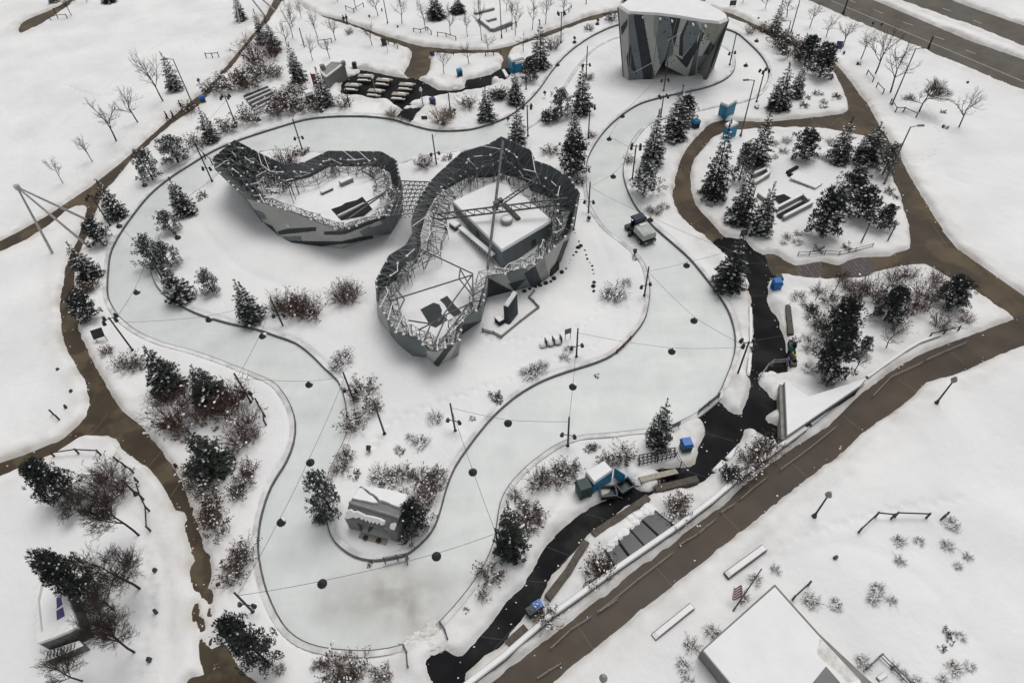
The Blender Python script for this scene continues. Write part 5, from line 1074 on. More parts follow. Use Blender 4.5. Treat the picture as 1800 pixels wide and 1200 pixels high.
# dark glass skylight beside the walkway wall
sk = thing('glass_canopy', G(1125, 955), 'dark sloping four bay glass canopy with snow along its top edge', 'canopy')
q = [(1063,966),(1150,897),(1187,927),(1085,1003)]; q3 = [P(q[0][0],q[0][1],0.55), P(q[1][0],q[1][1],0.55), P(q[2][0],q[2][1],0.75), P(q[3][0],q[3][1],0.75)]
fr = MB()
for t0 in range(4):
    a0, a1 = q3[0].lerp(q3[1], t0/4), q3[0].lerp(q3[1], (t0+1)/4); b0, b1 = q3[3].lerp(q3[2], t0/4), q3[3].lerp(q3[2], (t0+1)/4); dz = Vector((0,0,(-0.08, 0.05, -0.02, 0.10)[t0]))
    MB().slab([p + dz for p in (b0, b1, a1, a0)], 0.05).build('glass_pane', 'glass', sk)
for t0 in range(5): fr.tube(q3[0].lerp(q3[1], t0/4) + Vector((0,0,.08)), q3[3].lerp(q3[2], t0/4) + Vector((0,0,.08)), 0.07, 0.07, 5)
fr.build('frame', 'black', sk); MB().prism([Vector((p.x,p.y,0)) for p in q3], 0.0, 0.4, 0).build('curb', 'void', sk)
random.seed(61); m_ = MB()
for i in range(26): p = q3[0].lerp(q3[1], rnd(0.02, 0.98)); w_ = (q3[3] - q3[0]).normalized() * rnd(-0.75, 0.0); m_.blob(p + w_ + Vector((0,0,-.05)), rnd(.35,.6), rnd(.3,.5), rnd(.2,.34), 0, 0.3, 8, 3)
m_.build('snow_ridge', 'snow', sk)
# striped skylight at upper left
ss = thing('louvred_skylight', G(460,178), 'dark skylight of four sloping slats striped with snow', 'skylight')
q3 = [P(x, y, 0.4) for x, y in ((428,170),(471,153),(489,174),(447,196))]
MB().prism(q3, 0.0, 0.42, 0).build('curb', 'concrete', ss)
for i in range(4):
    t0, t1 = i/4 + 0.02, (i+1)/4 - 0.05; a0, a1, b0, b1 = q3[0].lerp(q3[3], t0), q3[1].lerp(q3[2], t0), q3[0].lerp(q3[3], t1), q3[1].lerp(q3[2], t1); up = Vector((0,0,.05))
    MB().slab([b0 + up, b1 + up, a1 + up * 5, a0 + up * 5], 0.04).build('glass_slat', 'glass', ss)
    m_ = MB(); m_.tube(b0 + up * 3, b1 + up * 3, 0.15, 0.15, 6); m_.build('snow_ridge', 'snow', ss)
# flat roofed cabin bottom right
cbn = thing('park_cabin', G(1390,1150), 'large grey flat roofed cabin under deep snow at the bottom edge', 'building')
g = [P(x, y, 2.0) for x, y in ccw_px([(1362,1026),(1234,1141),(1300,1222),(1420,1320),(1640,1290),(1527,1194),(1440,1113)])]; c = sum(g, Vector()) / len(g)
MB().prism(g, 0.0, 2.0, 0).build('walls', 'grey_wall', cbn)
g2 = [P(x, y, 2.25) for x, y in ccw_px([(1362,1031),(1237,1142),(1304,1222),(1420,1310),(1555,1290),(1512,1195),(1441,1119),(1402,1076)])]
MB().prism(g2, 2.005, 2.25, 0).build('roof_snow', 'snow', cbn)
MB().sheet([P(x, y, 2.25) for x, y in ccw_px([(1441,1121),(1510,1193),(1490,1200),(1478,1186),(1462,1172),(1447,1160),(1436,1148)])], 2.256).build('thin_snow_patch', 'dirty_snow', cbn)
m_ = MB().sheet([P(x, y, 2.26) for x, y in ((1452,1170),(1478,1200),(1490,1215),(1430,1215),(1428,1200))], 2.262); m_.build('roof_light', 'glass', cbn)
fence([(1515,1181),(1541,1157),(1562,1178),(1590,1206)], 'dark handrail round the snowy patio beside the cabin', 'steel', 0.8, 'handrail', (1.0, 0.5), 0.04, 'handrail')
low_box('patio_bench', 'thin curved bench under snow on the cabin patio', 'bench', G(1538,1197), G(1552,1187), 0.3, 0.25, 0.55, 'steel', 'snow', 0.06)
# corner building lower left
cb = thing('corner_building', G(90,1080), 'white walled building with dark sides cut by the left edge', 'building')
o1 = [P(x, y, 2.2) for x, y in ((72,1008),(108,1010),(141,1104),(98,1122),(70,1132),(62,1050))]
o1 = o1 if ccw(o1) else o1[::-1]; MB().prism(o1, 0, 2.2, 0, 1).build('walls', ['steel', 'snow'], cb); c = sum(o1, Vector()) / 6
rim = MB()
for i in range(6):
    a, b = o1[i], o1[(i+1) % 6]; rim.hull([a + Vector((0,0,.003)), b + Vector((0,0,.003)), c + (b - c) * .7 + Vector((0,0,.003)), c + (a - c) * .7 + Vector((0,0,.003))], [a + Vector((0,0,.3)), b + Vector((0,0,.3)), c + (b - c) * .7 + Vector((0,0,.3)), c + (a - c) * .7 + Vector((0,0,.3))])
rim.build('parapet', 'white', cb)
for q in ([(99,1050),(107,1048),(110,1062),(100,1070)],[(99,1073),(111,1066),(114,1082),(100,1090)]): MB().sheet([P(x, y, 2.21) for x, y in q], 2.22).build('roof_panel', 'purple', cb)
wg = thing('white_ramp_wall', G(115,1140), 'low white snow topped wall with dark side below the corner building', 'wall'); o1 = [P(x, y, 1.2) for x, y in ((80,1145),(139,1125),(147,1134),(80,1162))]
MB().prism(o1 if ccw(o1) else o1[::-1], 0, 1.2, 0, 1).build('wall', ['steel', 'white'], wg)
for i in range(9): a, b = P(84 + i*6, 1145 - i*1.9, 1.22), P(82 + i*6, 1158 - i*2.3, 1.22); MB().tube(a, b, 0.04, 0.04, 4).build('rail_bar', 'steel', wg)
# walls and seats
def wallrun(name, label, cat, pts, wd, z0, z1, m1, cap=True, m2='snow'):
    g = [G(*p) for p in pts]; r = thing(name, g[0], label, cat)
    for a, b in zip(g, g[1:]):
        d = b - a; MB().box((a + b) / 2, z0, z1, d.length, wd, math.atan2(d.y, d.x)).build('wall_section', m1, r, bevel=0.02)
        if cap: MB().box((a + b) / 2, z1 + 0.002, z1 + 0.15, d.length * 0.99, wd * 0.84, math.atan2(d.y, d.x), 0, None, 0.86).build('snow_cap', m2, r)
    return r
wallrun('seat_wall', 'single straight snow topped seat wall at the top centre', 'wall', [(835,29),(868,20)], 0.9, 0, 0.7, 'grey_wall')
wallrun('seat_wall', 'L shaped snow topped seat wall at the top centre', 'wall', [(843,40),(866,58),(899,45)], 0.8, 0, 0.8, 'grey_wall')
wallrun('seat_wall', 'short dark seat wall behind the L shaped one', 'wall', [(855,42),(872,37)], 0.6, 0, 0.6, 'grey_wall')
wallrun('planter_trough', 'long snow filled trough with dark sides near the striped flag, the upper right one', 'planter', [(1274,1016),(1341,967)], 0.55, 0, 0.6, 'wood')
wallrun('planter_trough', 'long snow filled trough with dark sides near the walkway, the lower left one', 'planter', [(1147,1124),(1215,1069)], 0.5, 0, 0.6, 'wood')
for i, (pts, lb) in enumerate([([(1381,540),(1387,595)], 'long brown timber bench at the right side of the black path'), ([(1388,606),(1392,650)], 'brown timber bench the coloured people sit on'), ([(1150,866),(1224,848)], 'brown timber bench above the dark glass canopy'),
    ([(1042,945),(1090,913),(1138,880)], 'longest brown timber bench along the black path by the glass canopy'), ([(962,1056),(998,1010),(1030,957)], 'bent brown timber bench between black path and leafy shrub'), ([(892,1137),(925,1107)], 'short brown timber bench by the blue bin at the bottom')]):
    wallrun('timber_bench', lb, 'bench', pts, 0.55, 0.0, 0.75, 'wood', False)
for pts, lb in (([(1276,812),(1294,793)], 'white snow covered bench on the black path, the upper one'), ([(1253,834),(1271,815)], 'white snow covered bench on the black path, the lower one')): wallrun('snowy_bench', lb, 'bench', pts, 0.5, 0.0, 0.45, 'steel')
for pts, lb in (([(1306,492),(1313,508)], 'thin white ledge at the left side of the black path'), ([(1317,545),(1318,615)], 'long white snow ledge at the left side of the black path'), ([(1317,625),(1313,665)], 'lower white snow ledge at the left side of the black path')): wallrun('edge_wall', lb, 'wall', pts, 0.35, 0.0, 0.5, 'concrete')
# sunken terrace
tr = thing('sunken_terrace', G(1400,350), 'sunken grey concrete terrace with dark stair openings and snow topped walls', 'terrace')
for pts in ([(1358,378),(1408,352)],[(1374,392),(1424,366)],[(1318,318),(1345,306)],[(1322,332),(1348,315)],[(1408,352),(1418,362)],[(1345,306),(1349,315)],[(1330,350),(1352,366)]):
    a, b = G(*pts[0]), G(*pts[1]); d = b - a; k = MB().box((a+b)/2, 0.0, 0.9, d.length, 0.35, math.atan2(d.y, d.x)).build('terrace_wall', 'concrete', tr); MB().box((a+b)/2, 0.9, 1.05, d.length, 0.34, math.atan2(d.y, d.x), 0, None, .95).build('snow_cap', 'snow', k) if False else MB().box((a+b)/2, 0.902, 1.05, d.length, 0.33, math.atan2(d.y, d.x), 0, None, .96).build('snow_cap', 'snow', tr)
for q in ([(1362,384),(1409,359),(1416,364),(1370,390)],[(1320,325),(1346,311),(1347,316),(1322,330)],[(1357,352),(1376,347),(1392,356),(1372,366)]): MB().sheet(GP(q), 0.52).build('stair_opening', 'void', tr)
nb = thing('snowy_bench', G(1412,318), 'snow covered low frame with dark gaps on the round snowy lawn', 'bench')
for pts in ([(1382,309),(1400,299)],[(1398,320),(1420,332)],[(1384,311),(1398,318)],[(1424,333),(1440,328)]): a, b = G(*pts[0]), G(*pts[1]); d = b - a; MB().box((a+b)/2, 0.2, 0.62, d.length, 0.4, math.atan2(d.y, d.x)).build('seat_beam', 'void', nb)
q = [P(x, y, .7) for x, y in ((1388,312),(1402,301),(1447,321),(1434,330))]; MB().prism(q if ccw(q) else q[::-1], 0.55, 0.72, 0).build('table_snow', 'snow', nb)
# ------------------------------------------------------------------ ice resurfacing machine
a, b = G(1113, 402), G(1140, 430); hd = math.atan2((b - a).y, (b - a).x); zc = (a + b) / 2
zm = thing('ice_resurfacer', (zc.x, zc.y, 0.03), 'white tanked ice resurfacing machine with dark blue canopy on the ice', 'ice resurfacer', None, hd)
def part(name, mb, m, root, bevel=0.0):
    o = bpy.data.objects.new(name, mb.mesh(name, m)); col.objects.link(o); o.parent = root
    if bevel: k = o.modifiers.new('bevel', 'BEVEL'); k.width = bevel; k.segments = 2; k.limit_method = 'ANGLE'
    return o
part('chassis', MB().box((0.1, 0), 0.38, 0.95, 3.6, 1.8), 'dumpster', zm, 0.06)
tk = MB().hull([(-0.45,-1,0.95),(1.95,-1,0.95),(1.95,1,0.95),(-0.45,1,0.95)], [(-0.35,-0.95,1.85),(1.9,-0.95,1.7),(1.9,0.95,1.7),(-0.35,0.95,1.85)])
part('snow_tank', tk, 'tank', zm, 0.07); part('tank_cover', MB().box((-0.1, 0.1), 1.83, 1.92, 0.5, 0.9), 'white', zm, 0.02); part('front_bumper', MB().box((2.0, 0), 0.35, 0.75, 0.25, 1.9), 'dumpster', zm, 0.04)
part('seat', MB().box((-0.95, 0), 0.95, 1.5, 0.5, 0.6), 'black', zm, 0.04); part('steering_wheel', MB().disc((-0.55, 0), 0.2, 0.2, 1.55, 1.6, 12), 'black', zm)
for x in (-1.5, -0.5):
    for y in (-0.75, 0.75): part('canopy_post', MB().tube((x, y, 0.9), (x * 0.98, y, 2.45), 0.04, 0.04, 6), 'navy', zm)
part('canopy', MB().hull([(-1.65,-0.9,2.4),(-0.35,-0.9,2.4),(-0.35,0.9,2.4),(-1.65,0.9,2.4)], [(-1.55,-0.8,2.58),(-0.45,-0.8,2.58),(-0.45,0.8,2.58),(-1.55,0.8,2.58)]), 'navy', zm, 0.03)
part('windscreen', MB().box((-0.47, 0), 1.5, 2.35, 0.03, 1.4), 'glass', zm)
part('rear_panel', MB().box((-1.52, 0), 0.95, 1.7, 0.06, 1.5), 'navy', zm)
part('conditioner', MB().box((-2.05, 0), 0.08, 0.6, 0.75, 2.2), 'black', zm, 0.05); part('side_brush', MB().disc((-0.75, -1.25), 0.28, 0.28, 0.05, 0.3, 10), 'black', zm)
for x in (-0.95, 1.3):
    for y in (-0.92, 0.92):
        w_ = part('wheel', MB().tube((x, y - 0.13, 0.36), (x, y + 0.13, 0.36), 0.36, 0.36, 16), 'tyre', zm); s_ = 0.14 if y > 0 else -0.14
        part('rim', MB().tube((x, y, 0.36), (x, y + s_, 0.36), 0.18, 0.16, 12), 'pale_steel', w_)
for y in (-0.6, 0.6): part('headlight', MB().tube((2.12, y, 0.6), (2.16, y, 0.6), 0.1, 0.1, 10), 'white', zm)
dr = part('driver', MB().blob((-0.9, 0, 1.45), 0.28, 0.34, 0.6, 0, 0.1, 8, 4), 'coat', zm) if False else None
zm.scale = (0.9, 0.9, 0.9)
# ------------------------------------------------------------------ dumpsters, bins, booths
def dumpster(label, a, b, wid):
    a, b = G(*a), G(*b); d = b - a; c = (a + b) / 2; L = d.length; r = thing('dumpster', (c.x, c.y, 0.016), label, 'dumpster', None, math.atan2(d.y, d.x)); w = wid / 2; l = L / 2
    mb = MB(); lo = [(-l*.92,-w*.85,.12),(l*.92,-w*.85,.12),(l*.92,w*.85,.12),(-l*.92,w*.85,.12)]; hi = [(-l,-w,0.85),(l,-w,0.85),(l,w,0.85),(-l,w,0.85)]; ih = [(-l+.08,-w+.08,0.85),(l-.08,-w+.08,0.85),(l-.08,w-.08,0.85),(-l+.08,w-.08,0.85)]; il = [(x*.9,y*.85,.35) for x,y,_ in hi]
    mb.add(lo + hi, [(i, (i+1)%4, 4+(i+1)%4, 4+i) for i in range(4)] + [(3,2,1,0)]); mb.add(hi + ih, [(i, (i+1)%4, 4+(i+1)%4, 4+i) for i in range(4)]); mb.add(ih + il, [(i, (i+1)%4, 4+(i+1)%4, 4+i) for i in range(4)] + [(4,5,6,7)])
    part('bin_body', mb, 'dumpster', r)
    rm = MB()
    for i in range(4): rm.tube(Vector(hi[i]), Vector(hi[(i+1)%4]), 0.05, 0.05, 6)
    part('rim', rm, 'steel', r)
    for x in (-l*.8, l*.8):
        for y in (-w*.7, w*.7): part('wheel', MB().tube((x, y-.04, .1), (x, y+.04, .1), .1, .1, 10), 'tyre', r)
    part('tow_bar', MB().tube((l, -w*.5, .3), (l + .5, -w*.9, .15), .05, .05, 6), 'steel', r); return r
dumpster('open dark green dumpster, the left one standing level by the blue booth', (1054,873), (1082,870), 0.95); dumpster('open dark green dumpster turned askew, the right one on the black path', (1086,867), (1108,854), 0.95)
def bin_(px, label, m1, m2, rz=0.3, s=1.0):
    g = G(*px); r = thing('litter_bin', (g.x, g.y, 0.2), label, 'bin', 'bins along the paths', rz)
    part('bin_body', MB().box((0,0), 0.0, 1.0*s, 0.75*s, 0.75*s, 0, 0, None, 1.05), m1, r, 0.04); ld = MB().hull([(-.45*s,-.45*s,1.0*s+.002),(.45*s,-.45*s,1.0*s+.002),(.45*s,.45*s,1.0*s+.002),(-.45*s,.45*s,1.0*s+.002)], [(-.35*s,-.35*s,1.3*s),(.35*s,-.35*s,1.3*s),(.35*s,.35*s,1.3*s),(-.35*s,.35*s,1.3*s)]); part('lid', ld, m2, r, 0.04); return r
bin_((1203,793), 'green bin with bright blue lid beside the steel racks', 'green', 'bluelid', 0.1, 1.1)
bin_((945,1073), 'bright blue bin by the black path at the bottom', 'bluelid', 'bluelid', 0.5, 0.85); bin_((934,1082), 'dark green bin beside the bright blue one at the bottom', 'green', 'dumpster', 0.5, 0.85)
bin_((1361,512), 'bright blue bin right of the black path', 'bluelid', 'bluelid', 0.0, 1.1); bin_((1363,503), 'green topped bin behind the blue one right of the black path', 'green', 'green', 0.0, 1.0)
bin_((1221,229), 'dark blue bin in the snow beside the tall pines', 'navy', 'blue', 0.5, 1.1); bin_((360,184), 'blue lidded bin where the three walkers pass', 'navy', 'bluelid', 0.4, 1.0); bin_((809,139), 'blue green bin at the corner of the picnic ground snow bank', 'navy', 'blue', 0.2, 1.1)
bin_((762,190), 'purple blue bin beside the tan grass clump', 'navy', 'purple', 0.2, 1.1); bin_((1025,871), 'dark green bin left of the blue booth', 'green', 'green', 0.3, 1.4); bin_((625,124), 'dark bin at the corner of the service building', 'black', 'black', 0.1, 0.9); bin_((479,176), 'dark bin behind the spruce near the service building', 'green', 'green', 0.3, 1.2) if False else bin_((548,183), 'grey green bin under snow by the service building', 'green', 'snow', 0.5, 1.5)
bin_((776,83), 'dark bin under a bare tree near the top path', 'navy', 'black', 0.3, 1.0) if False else bin_((676,83), 'dark bin under a bare tree near the top path', 'navy', 'black', 0.3, 1.0)
def booth(label, top, hz, leaf_=None, m='blue'):
    g = [P(x, y, hz) for x, y in top]; g = g if ccw(g) else g[::-1]; c = sum(g, Vector()) / len(g); r = thing('blue_booth', (c.x, c.y, 0), label, 'booth'); n = len(g)
    for i in range(n):
        a, b = g[i], g[(i+1) % n]; MB().slab([z_(a, 0.05), z_(b, 0.05), b, a], 0.06).build('wall_panel', m, r)
    MB().prism([c + (p - c) * 0.98 for p in g], hz - 0.1, hz + 0.02, 0).build('roof', m, r); MB().hull([c + (p - c) * 1.02 + Vector((0,0,.025)) for p in g], [c + (p - c) * 0.93 + Vector((0,0,.32)) for p in g]).build('roof_snow', 'snow', r)
    if leaf_:
        a, b = G(*leaf_[0]), G(*leaf_[1]); MB().slab([a, b, z_(b, hz * .95), z_(a, hz * .95)], 0.06).build('side_screen', m, r)
    return r
booth('blue booth with thick snow roof and open side screen beside the dumpsters', [(1029,832),(1062,812),(1077,828),(1044,851)], 2.0, ((1077,843),(1095,855)))
booth('blue booth with snowy roof at the top of the picnic ground path', [(893,101),(911,95),(921,104),(900,110)], 2.4)
booth('small blue booth with snowy roof in front of the top blue booth', [(904,109),(921,105),(923,110),(906,114)], 2.0)
booth('tall blue booth with snowy roof at the ice edge near the boulder', [(1266,183),(1283,178),(1295,179),(1279,189)], 2.1)
booth('small blue booth with snowy roof in front of the tall blue booth', [(1274,221),(1287,214),(1298,219),(1281,227)], 2.0)
wt = thing('white_counter', G(888,132), 'white slanted table at the dark path by the top blue booth', 'table'); q = [P(x, y, .9) for x, y in ((882,122),(887,122),(894,133),(889,135))]; q = q if ccw(q) else q[::-1]
MB().prism(q, 0.8, 0.92, 0).build('table_top', 'white', wt)
for p in q: MB().tube((p.x, p.y, 0), (p.x, p.y, .8), .04, .04, 4).build('leg', 'steel', wt)
# picnic tables
def picnic():
    r = thing('picnic_table', (0,0,0)); part('table_top', MB().box((0,0), .70, .76, 1.9, .75), 'tan_wood', r, .01)
    for y in (-.72, .72): part('bench_seat', MB().box((0,y), .40, .45, 1.9, .32), 'tan_wood', r, .01); 
    for x in (-.65, .65):
        m_ = MB(); m_.tube((x,-.72,.38), (x,.72,.38), .05, .05, 4); m_.tube((x,-.6,0), (x,-.2,.7), .05, .05, 4); m_.tube((x,.6,0), (x,.2,.7), .05, .05, 4); part('trestle', m_, 'wood', r)
    part('snow_patch', MB().box((.1,.72), .452, .52, 1.3, .26, 0, 0, None, .9), 'snow', r); part('snow_patch', MB().box((-.2,-.7), .452, .54, 1.4, .27, 0, 0, None, .9), 'snow', r); part('snow_patch', MB().box((.2,.1), .762, .83, .9, .35, 0, 0, None, .85), 'snow', r)
    return r
PT = Proto(picnic())
for i, (px, rz) in enumerate((((644,143),-.2),((622,159),-.25),((676,150),-.3),((662,169),-.3),((716,158),-.25),((704,175),-.25))):
    o = PT.get(); g = G(*px); o.location = (g.x, g.y, .02); o.rotation_euler.z = rz; o.scale = (1.25,) * 3
    o['category'] = 'picnic table'; o['group'] = 'picnic tables on the black paving'; o['label'] = ['pale picnic table at the far edge of the black paving behind a globe lamp','pale picnic table nearest the grey service building','pale picnic table in the middle right of the globe lamp','pale picnic table behind the lower globe lamp base','pale picnic table furthest right on the black paving','pale picnic table nearest the ice among the tables'][i]
mb = MB(); g = G(723,189)
for i in range(7): mb.blob(g + Vector((rnd(-.9,.9), rnd(-.2,.2), -.05)), .5, .3, .25, 0, .3, 7, 3)
tag(mb.build('snow_lump', 'snow', None, g), 'small white heap of snow alone on the black picnic paving', 'snow heap')
for px, sx, sz, lb in (((820,192),0,0,''),((748,182),2.4,1.0,'large rounded snow bank beside the purple blue bin'),((878,146),1.2,1.1,'rounded snow heap between two spruces near the top booth'),((797,154),1.5,.8,'rough ploughed snow bank at the dark path junction'),((1122,832),2.2,.8,'rounded snow heap beside the blue booth and steel racks'),((1352,663),1.0,.6,'ploughed snow bank inside the curved handrail'),((545,176),1.7,1.2,'snow heap beside the red banner'),((613,130),2.0,.9,'snow drift at the end of the service building')):
    if not lb: continue
    g = G(*px); mb = MB()
    for i in range(5): mb.blob(g + Vector((rnd(-.5,.5) * sx, rnd(-.35,.35) * sx, -.1)), sx * .6, sx * .5, sz * rnd(.6, 1), 0, .18, 12, 5)
    tag(mb.build('snow_heap', 'snow', None, g, smooth=True), lb, 'snow heap')
# steel racks and grey stage deck
def rack(px, label):
    g = [G(*p) for p in px]; r = thing('steel_rack', g[0], label, 'rack'); m_ = MB()
    for k in range(3):
        zz = .35 + k * .45
        for i in range(4): m_.tube(z_(g[i], zz), z_(g[(i+1)%4], zz), .05, .05, 4)
    for a, b in ((g[0], g[1]), (g[3], g[2])):
        for t in (0, .25, .5, .75, 1): p = a.lerp(b, t); m_.tube(z_(p, .1), z_(p, 1.25), .05, .05, 4)
    for t in (.25, .5, .75): m_.tube(z_(g[0].lerp(g[1], t), 1.25), z_(g[3].lerp(g[2], t), 1.25), .04, .04, 4)
    m_.build('frame', 'black', r); MB().tube(z_(g[0], .1), z_(g[0], 1.35), .07, .07, 6).build('corner_post', 'black', r); return r
rack([(1122,824),(1150,818),(1150,808),(1121,813)], 'black steel lattice rack, the left one above the grey deck'); rack([(1154,817),(1184,810),(1183,800),(1153,806)], 'black steel lattice rack, the right one nearest the blue lidded bin')
dk = thing('stage_deck', G(1160,842), 'long pale grey raised deck on the black path', 'platform'); q = [P(x, y, .75) for x, y in ((1123,838),(1187,823),(1193,831),(1128,847))]; q = q if ccw(q) else q[::-1]
MB().prism(q, .62, .75, 0).build('deck', 'tan_wood', dk)
for p in q: MB().tube((p.x, p.y, 0), (p.x, p.y, .62), .06, .06, 5).build('leg', 'black', dk)
MB().prism([sum(q, Vector())/4 + (p - sum(q, Vector())/4) * .92 for p in q], .02, .5, 0).build('skirt', 'void', dk)
fence([(1187,806),(1195,822),(1203,832)], 'thin steel rail at the right end of the grey deck', 'steel', .8, 'handrail', (1.0, .5), .03, 'handrail')
# gates on the ice edge
fence([(1226,731),(1244,716),(1262,702)], 'grey rink gate at the black path on the right', 'steel', .7, 'rink_gate', (1.0, .7, .4), .05, 'gate'); fence([(693,212),(706,216),(720,221)], 'grey rink gate at the picnic ground', 'concrete', .6, 'rink_gate', (1.0, .7, .4), .05, 'gate'); fence([(678,990),(700,985),(718,982),(717,992)], 'grey barrier frame standing on the ice at the island tip', 'steel', .8, 'ice_barrier', (1.0, .75, .5, .25), .035, 'barrier')
fence([(775,1098),(783,1110),(788,1126)], 'short dark barrier at the slushy ice exit, the right one', 'steel', .5, 'rink_gate', (1.0, .5), .05, 'gate'); fence([(711,1138),(717,1150),(719,1175)], 'short dark barrier at the slushy ice exit, the left one', 'steel', .5, 'rink_gate', (1.0, .5), .05, 'gate')
fence([(1084,621),(1096,610),(1108,597)], 'dull red padded stretch of kerb by the wide ice', 'dull_red', .2, 'padded_barrier', (1.0, .5), .06, 'barrier')
# slush ramp at the ice exit
q = GP([(708,1136),(748,1113),(772,1098),(790,1128),(777,1141),(748,1158),(740,1162),(722,1152)]); MB().sheet(q, .36); random.seed(70); mb = MB()
c = sum(q, Vector()) / len(q)
for i in range(70):
    u = rnd(0, 1); p = (q[0].lerp(q[2], u)).lerp(q[7].lerp(q[4], u), rnd(0, 1)); mb.blob(p + Vector((0,0,-.06)), rnd(.3,.9), rnd(.25,.7), rnd(.25,.48), 0, .3, 8, 3)
struct(mb.build('slush', 'dirty_snow', None, c), 'stuff')
# signs
def sign(px, label, m, w=.9, h=.8, lift=.5, rz=0.0, tilt=0.0):
    g = G(*px); r = thing('notice_sign', (g.x, g.y, .2), label, 'sign', None, rz)
    b = MB().slab([(-w/2,-.02,lift),(w/2,-.02,lift),(w/2,-.02+tilt,lift+h),(-w/2,-.02+tilt,lift+h)], .05, 0, 1); part('board', b, [m, 'black'], r)
    for x in (-w*.4, w*.4): part('post', MB().tube((x,.03,-.2), (x,.03+tilt*.5,lift+h*.6), .035, .035, 5), 'black', r)
sign((184,606), 'small square tilted grey panel on a post by the left path', 'glass', 1.1, .7, .9, .4, .7); sign((1185,757), 'small grey notice board at the ice edge by the spruce', 'steel', 1.0, .6, .4, .35); sign((998,598), 'small dark notice board behind the three snowy chairs', 'steel', .7, .7, .8, .3); sign((747,215), 'small black notice board by the picnic ground gate', 'black', .9, .6, .2)
sign((1304,424), 'small grey framed notice at the head of the black path', 'steel', .9, .9, .6, .1); sign((1245,367), 'small pale notice leaning in the snow by the brown path', 'concrete', .9, .5, .2, -.6, .3); sign((1472,92), 'square dark blue notice board below the road', 'purple', 1.0, 1.1, .3, -.3, .5); sign((761,104), 'small purple notice board at the top path', 'purple', .8, .8, .3); sign((1287,14), 'blue notice board above the boulder wall', 'navy', 1.2, .9, .2); sign((497,6), 'small blue board where the top paths meet', 'bluelid', 1.0, .6, .3)
# striped flag on its pole
fg = thing('striped_flag', G(1284,1080), 'red and white striped flag hanging from a leaning pole', 'flag'); a, b = G(1284,1080), P(1340,998,2.6)
h = height((1284,1080), 1000); b = Vector((a.x + .6, a.y + .1, h)); b = P(1339,999,3.4); MB().tube(a, b, .07, .05, 6).build('pole', 'steel', fg)
c0, c1, c2, c3 = [P(x, y, z) for x, y, z in ((1304,1030,2.2),(1306,1050,1.4),(1285,1053,1.1),(1289,1032,1.9))]
mb = MB()
for i in range(9):
    t0, t1 = i / 9, (i + 1) / 9
    for j in range(5):
        u0, u1 = j / 5, (j + 1) / 5; w0, w1 = .12 * math.sin(u0 * 7), .12 * math.sin(u1 * 7); qd = lambda u, t, w_: c0.lerp(c3, u).lerp(c1.lerp(c2, u), t) + Vector((w_, w_, 0)); mb.slab([qd(u0,t0,w0), qd(u1,t0,w1), qd(u1,t1,w1), qd(u0,t1,w0)], .015, i % 2, i % 2)
mb.build('cloth', ['red', 'white'], fg)
# three snow covered chairs
for i, (px, lb) in enumerate((((955,612),'snow covered chair, the left of three in a row'),((968,609),'snow covered chair, the middle of three in a row'),((981,606),'snow covered chair, the right of three in a row'))):
    g = G(*px); r = thing('lounge_chair', (g.x, g.y, .2), lb, 'chair', 'three snowy chairs in a row', .35); part('seat', MB().box((0,0), .25, .32, .62, .62), 'steel', r, .02); part('backrest', MB().box((.3,0), .3, 1.0, .07, .62), 'black', r, .02)
    part('snow_cap', MB().blob((-.05,0,.32), .38, .34, .34, 0, .1, 9, 4), 'snow', r)
    for x in (-.26, .26):
        for y in (-.26, .26): part('leg', MB().tube((x,y,-.2), (x,y,.25), .03, .03, 5), 'steel', r)
tyre = thing('rubber_ring', G(1305,510), 'black rubber ring lying in the snow by the black path', 'tyre'); mb = MB(); g = G(1305,510)
for i in range(14): t0, t1 = 2*math.pi*i/14, 2*math.pi*(i+1)/14; mb.tube((g.x+.45*math.cos(t0), g.y+.45*math.sin(t0), .42), (g.x+.45*math.cos(t1), g.y+.45*math.sin(t1), .42), .12, .12, 6)
mb.build('ring', 'tyre', tyre); mb = MB()
for i in range(14): t0, t1 = 2*math.pi*i/14, 2*math.pi*(i+1)/14; mb.tube((g.x+.45*math.cos(t0), g.y+.45*math.sin(t0), .53), (g.x+.45*math.cos(t1), g.y+.45*math.sin(t1), .53), .06, .06, 5)
mb.build('snow_rim', 'snow', tyre)
# path side kerb stones poking out of the snow
bs = MB().box((0,0), 0, .42, .3, .22, 0, 0, None, .85).mesh('marker_post', 'black')
for px in [(107,655),(130,693),(120,720),(312,823),(277,1006),(278,1078),(267,1162),(388,1032),(407,1100),(1465,984),(1332,38),(1482,98),(1506,117),(1548,48),(1533,46),(1655,228),(1698,151),(650,33),(700,52),(672,22)]:
    o = bpy.data.objects.new('marker_post', bs); col.objects.link(o); g = G(*px); o.location = (g.x, g.y, .28); o.rotation_euler.z = rnd(0, 3); auto(o, 'dark marker post', px, 'post', 'small marker posts')
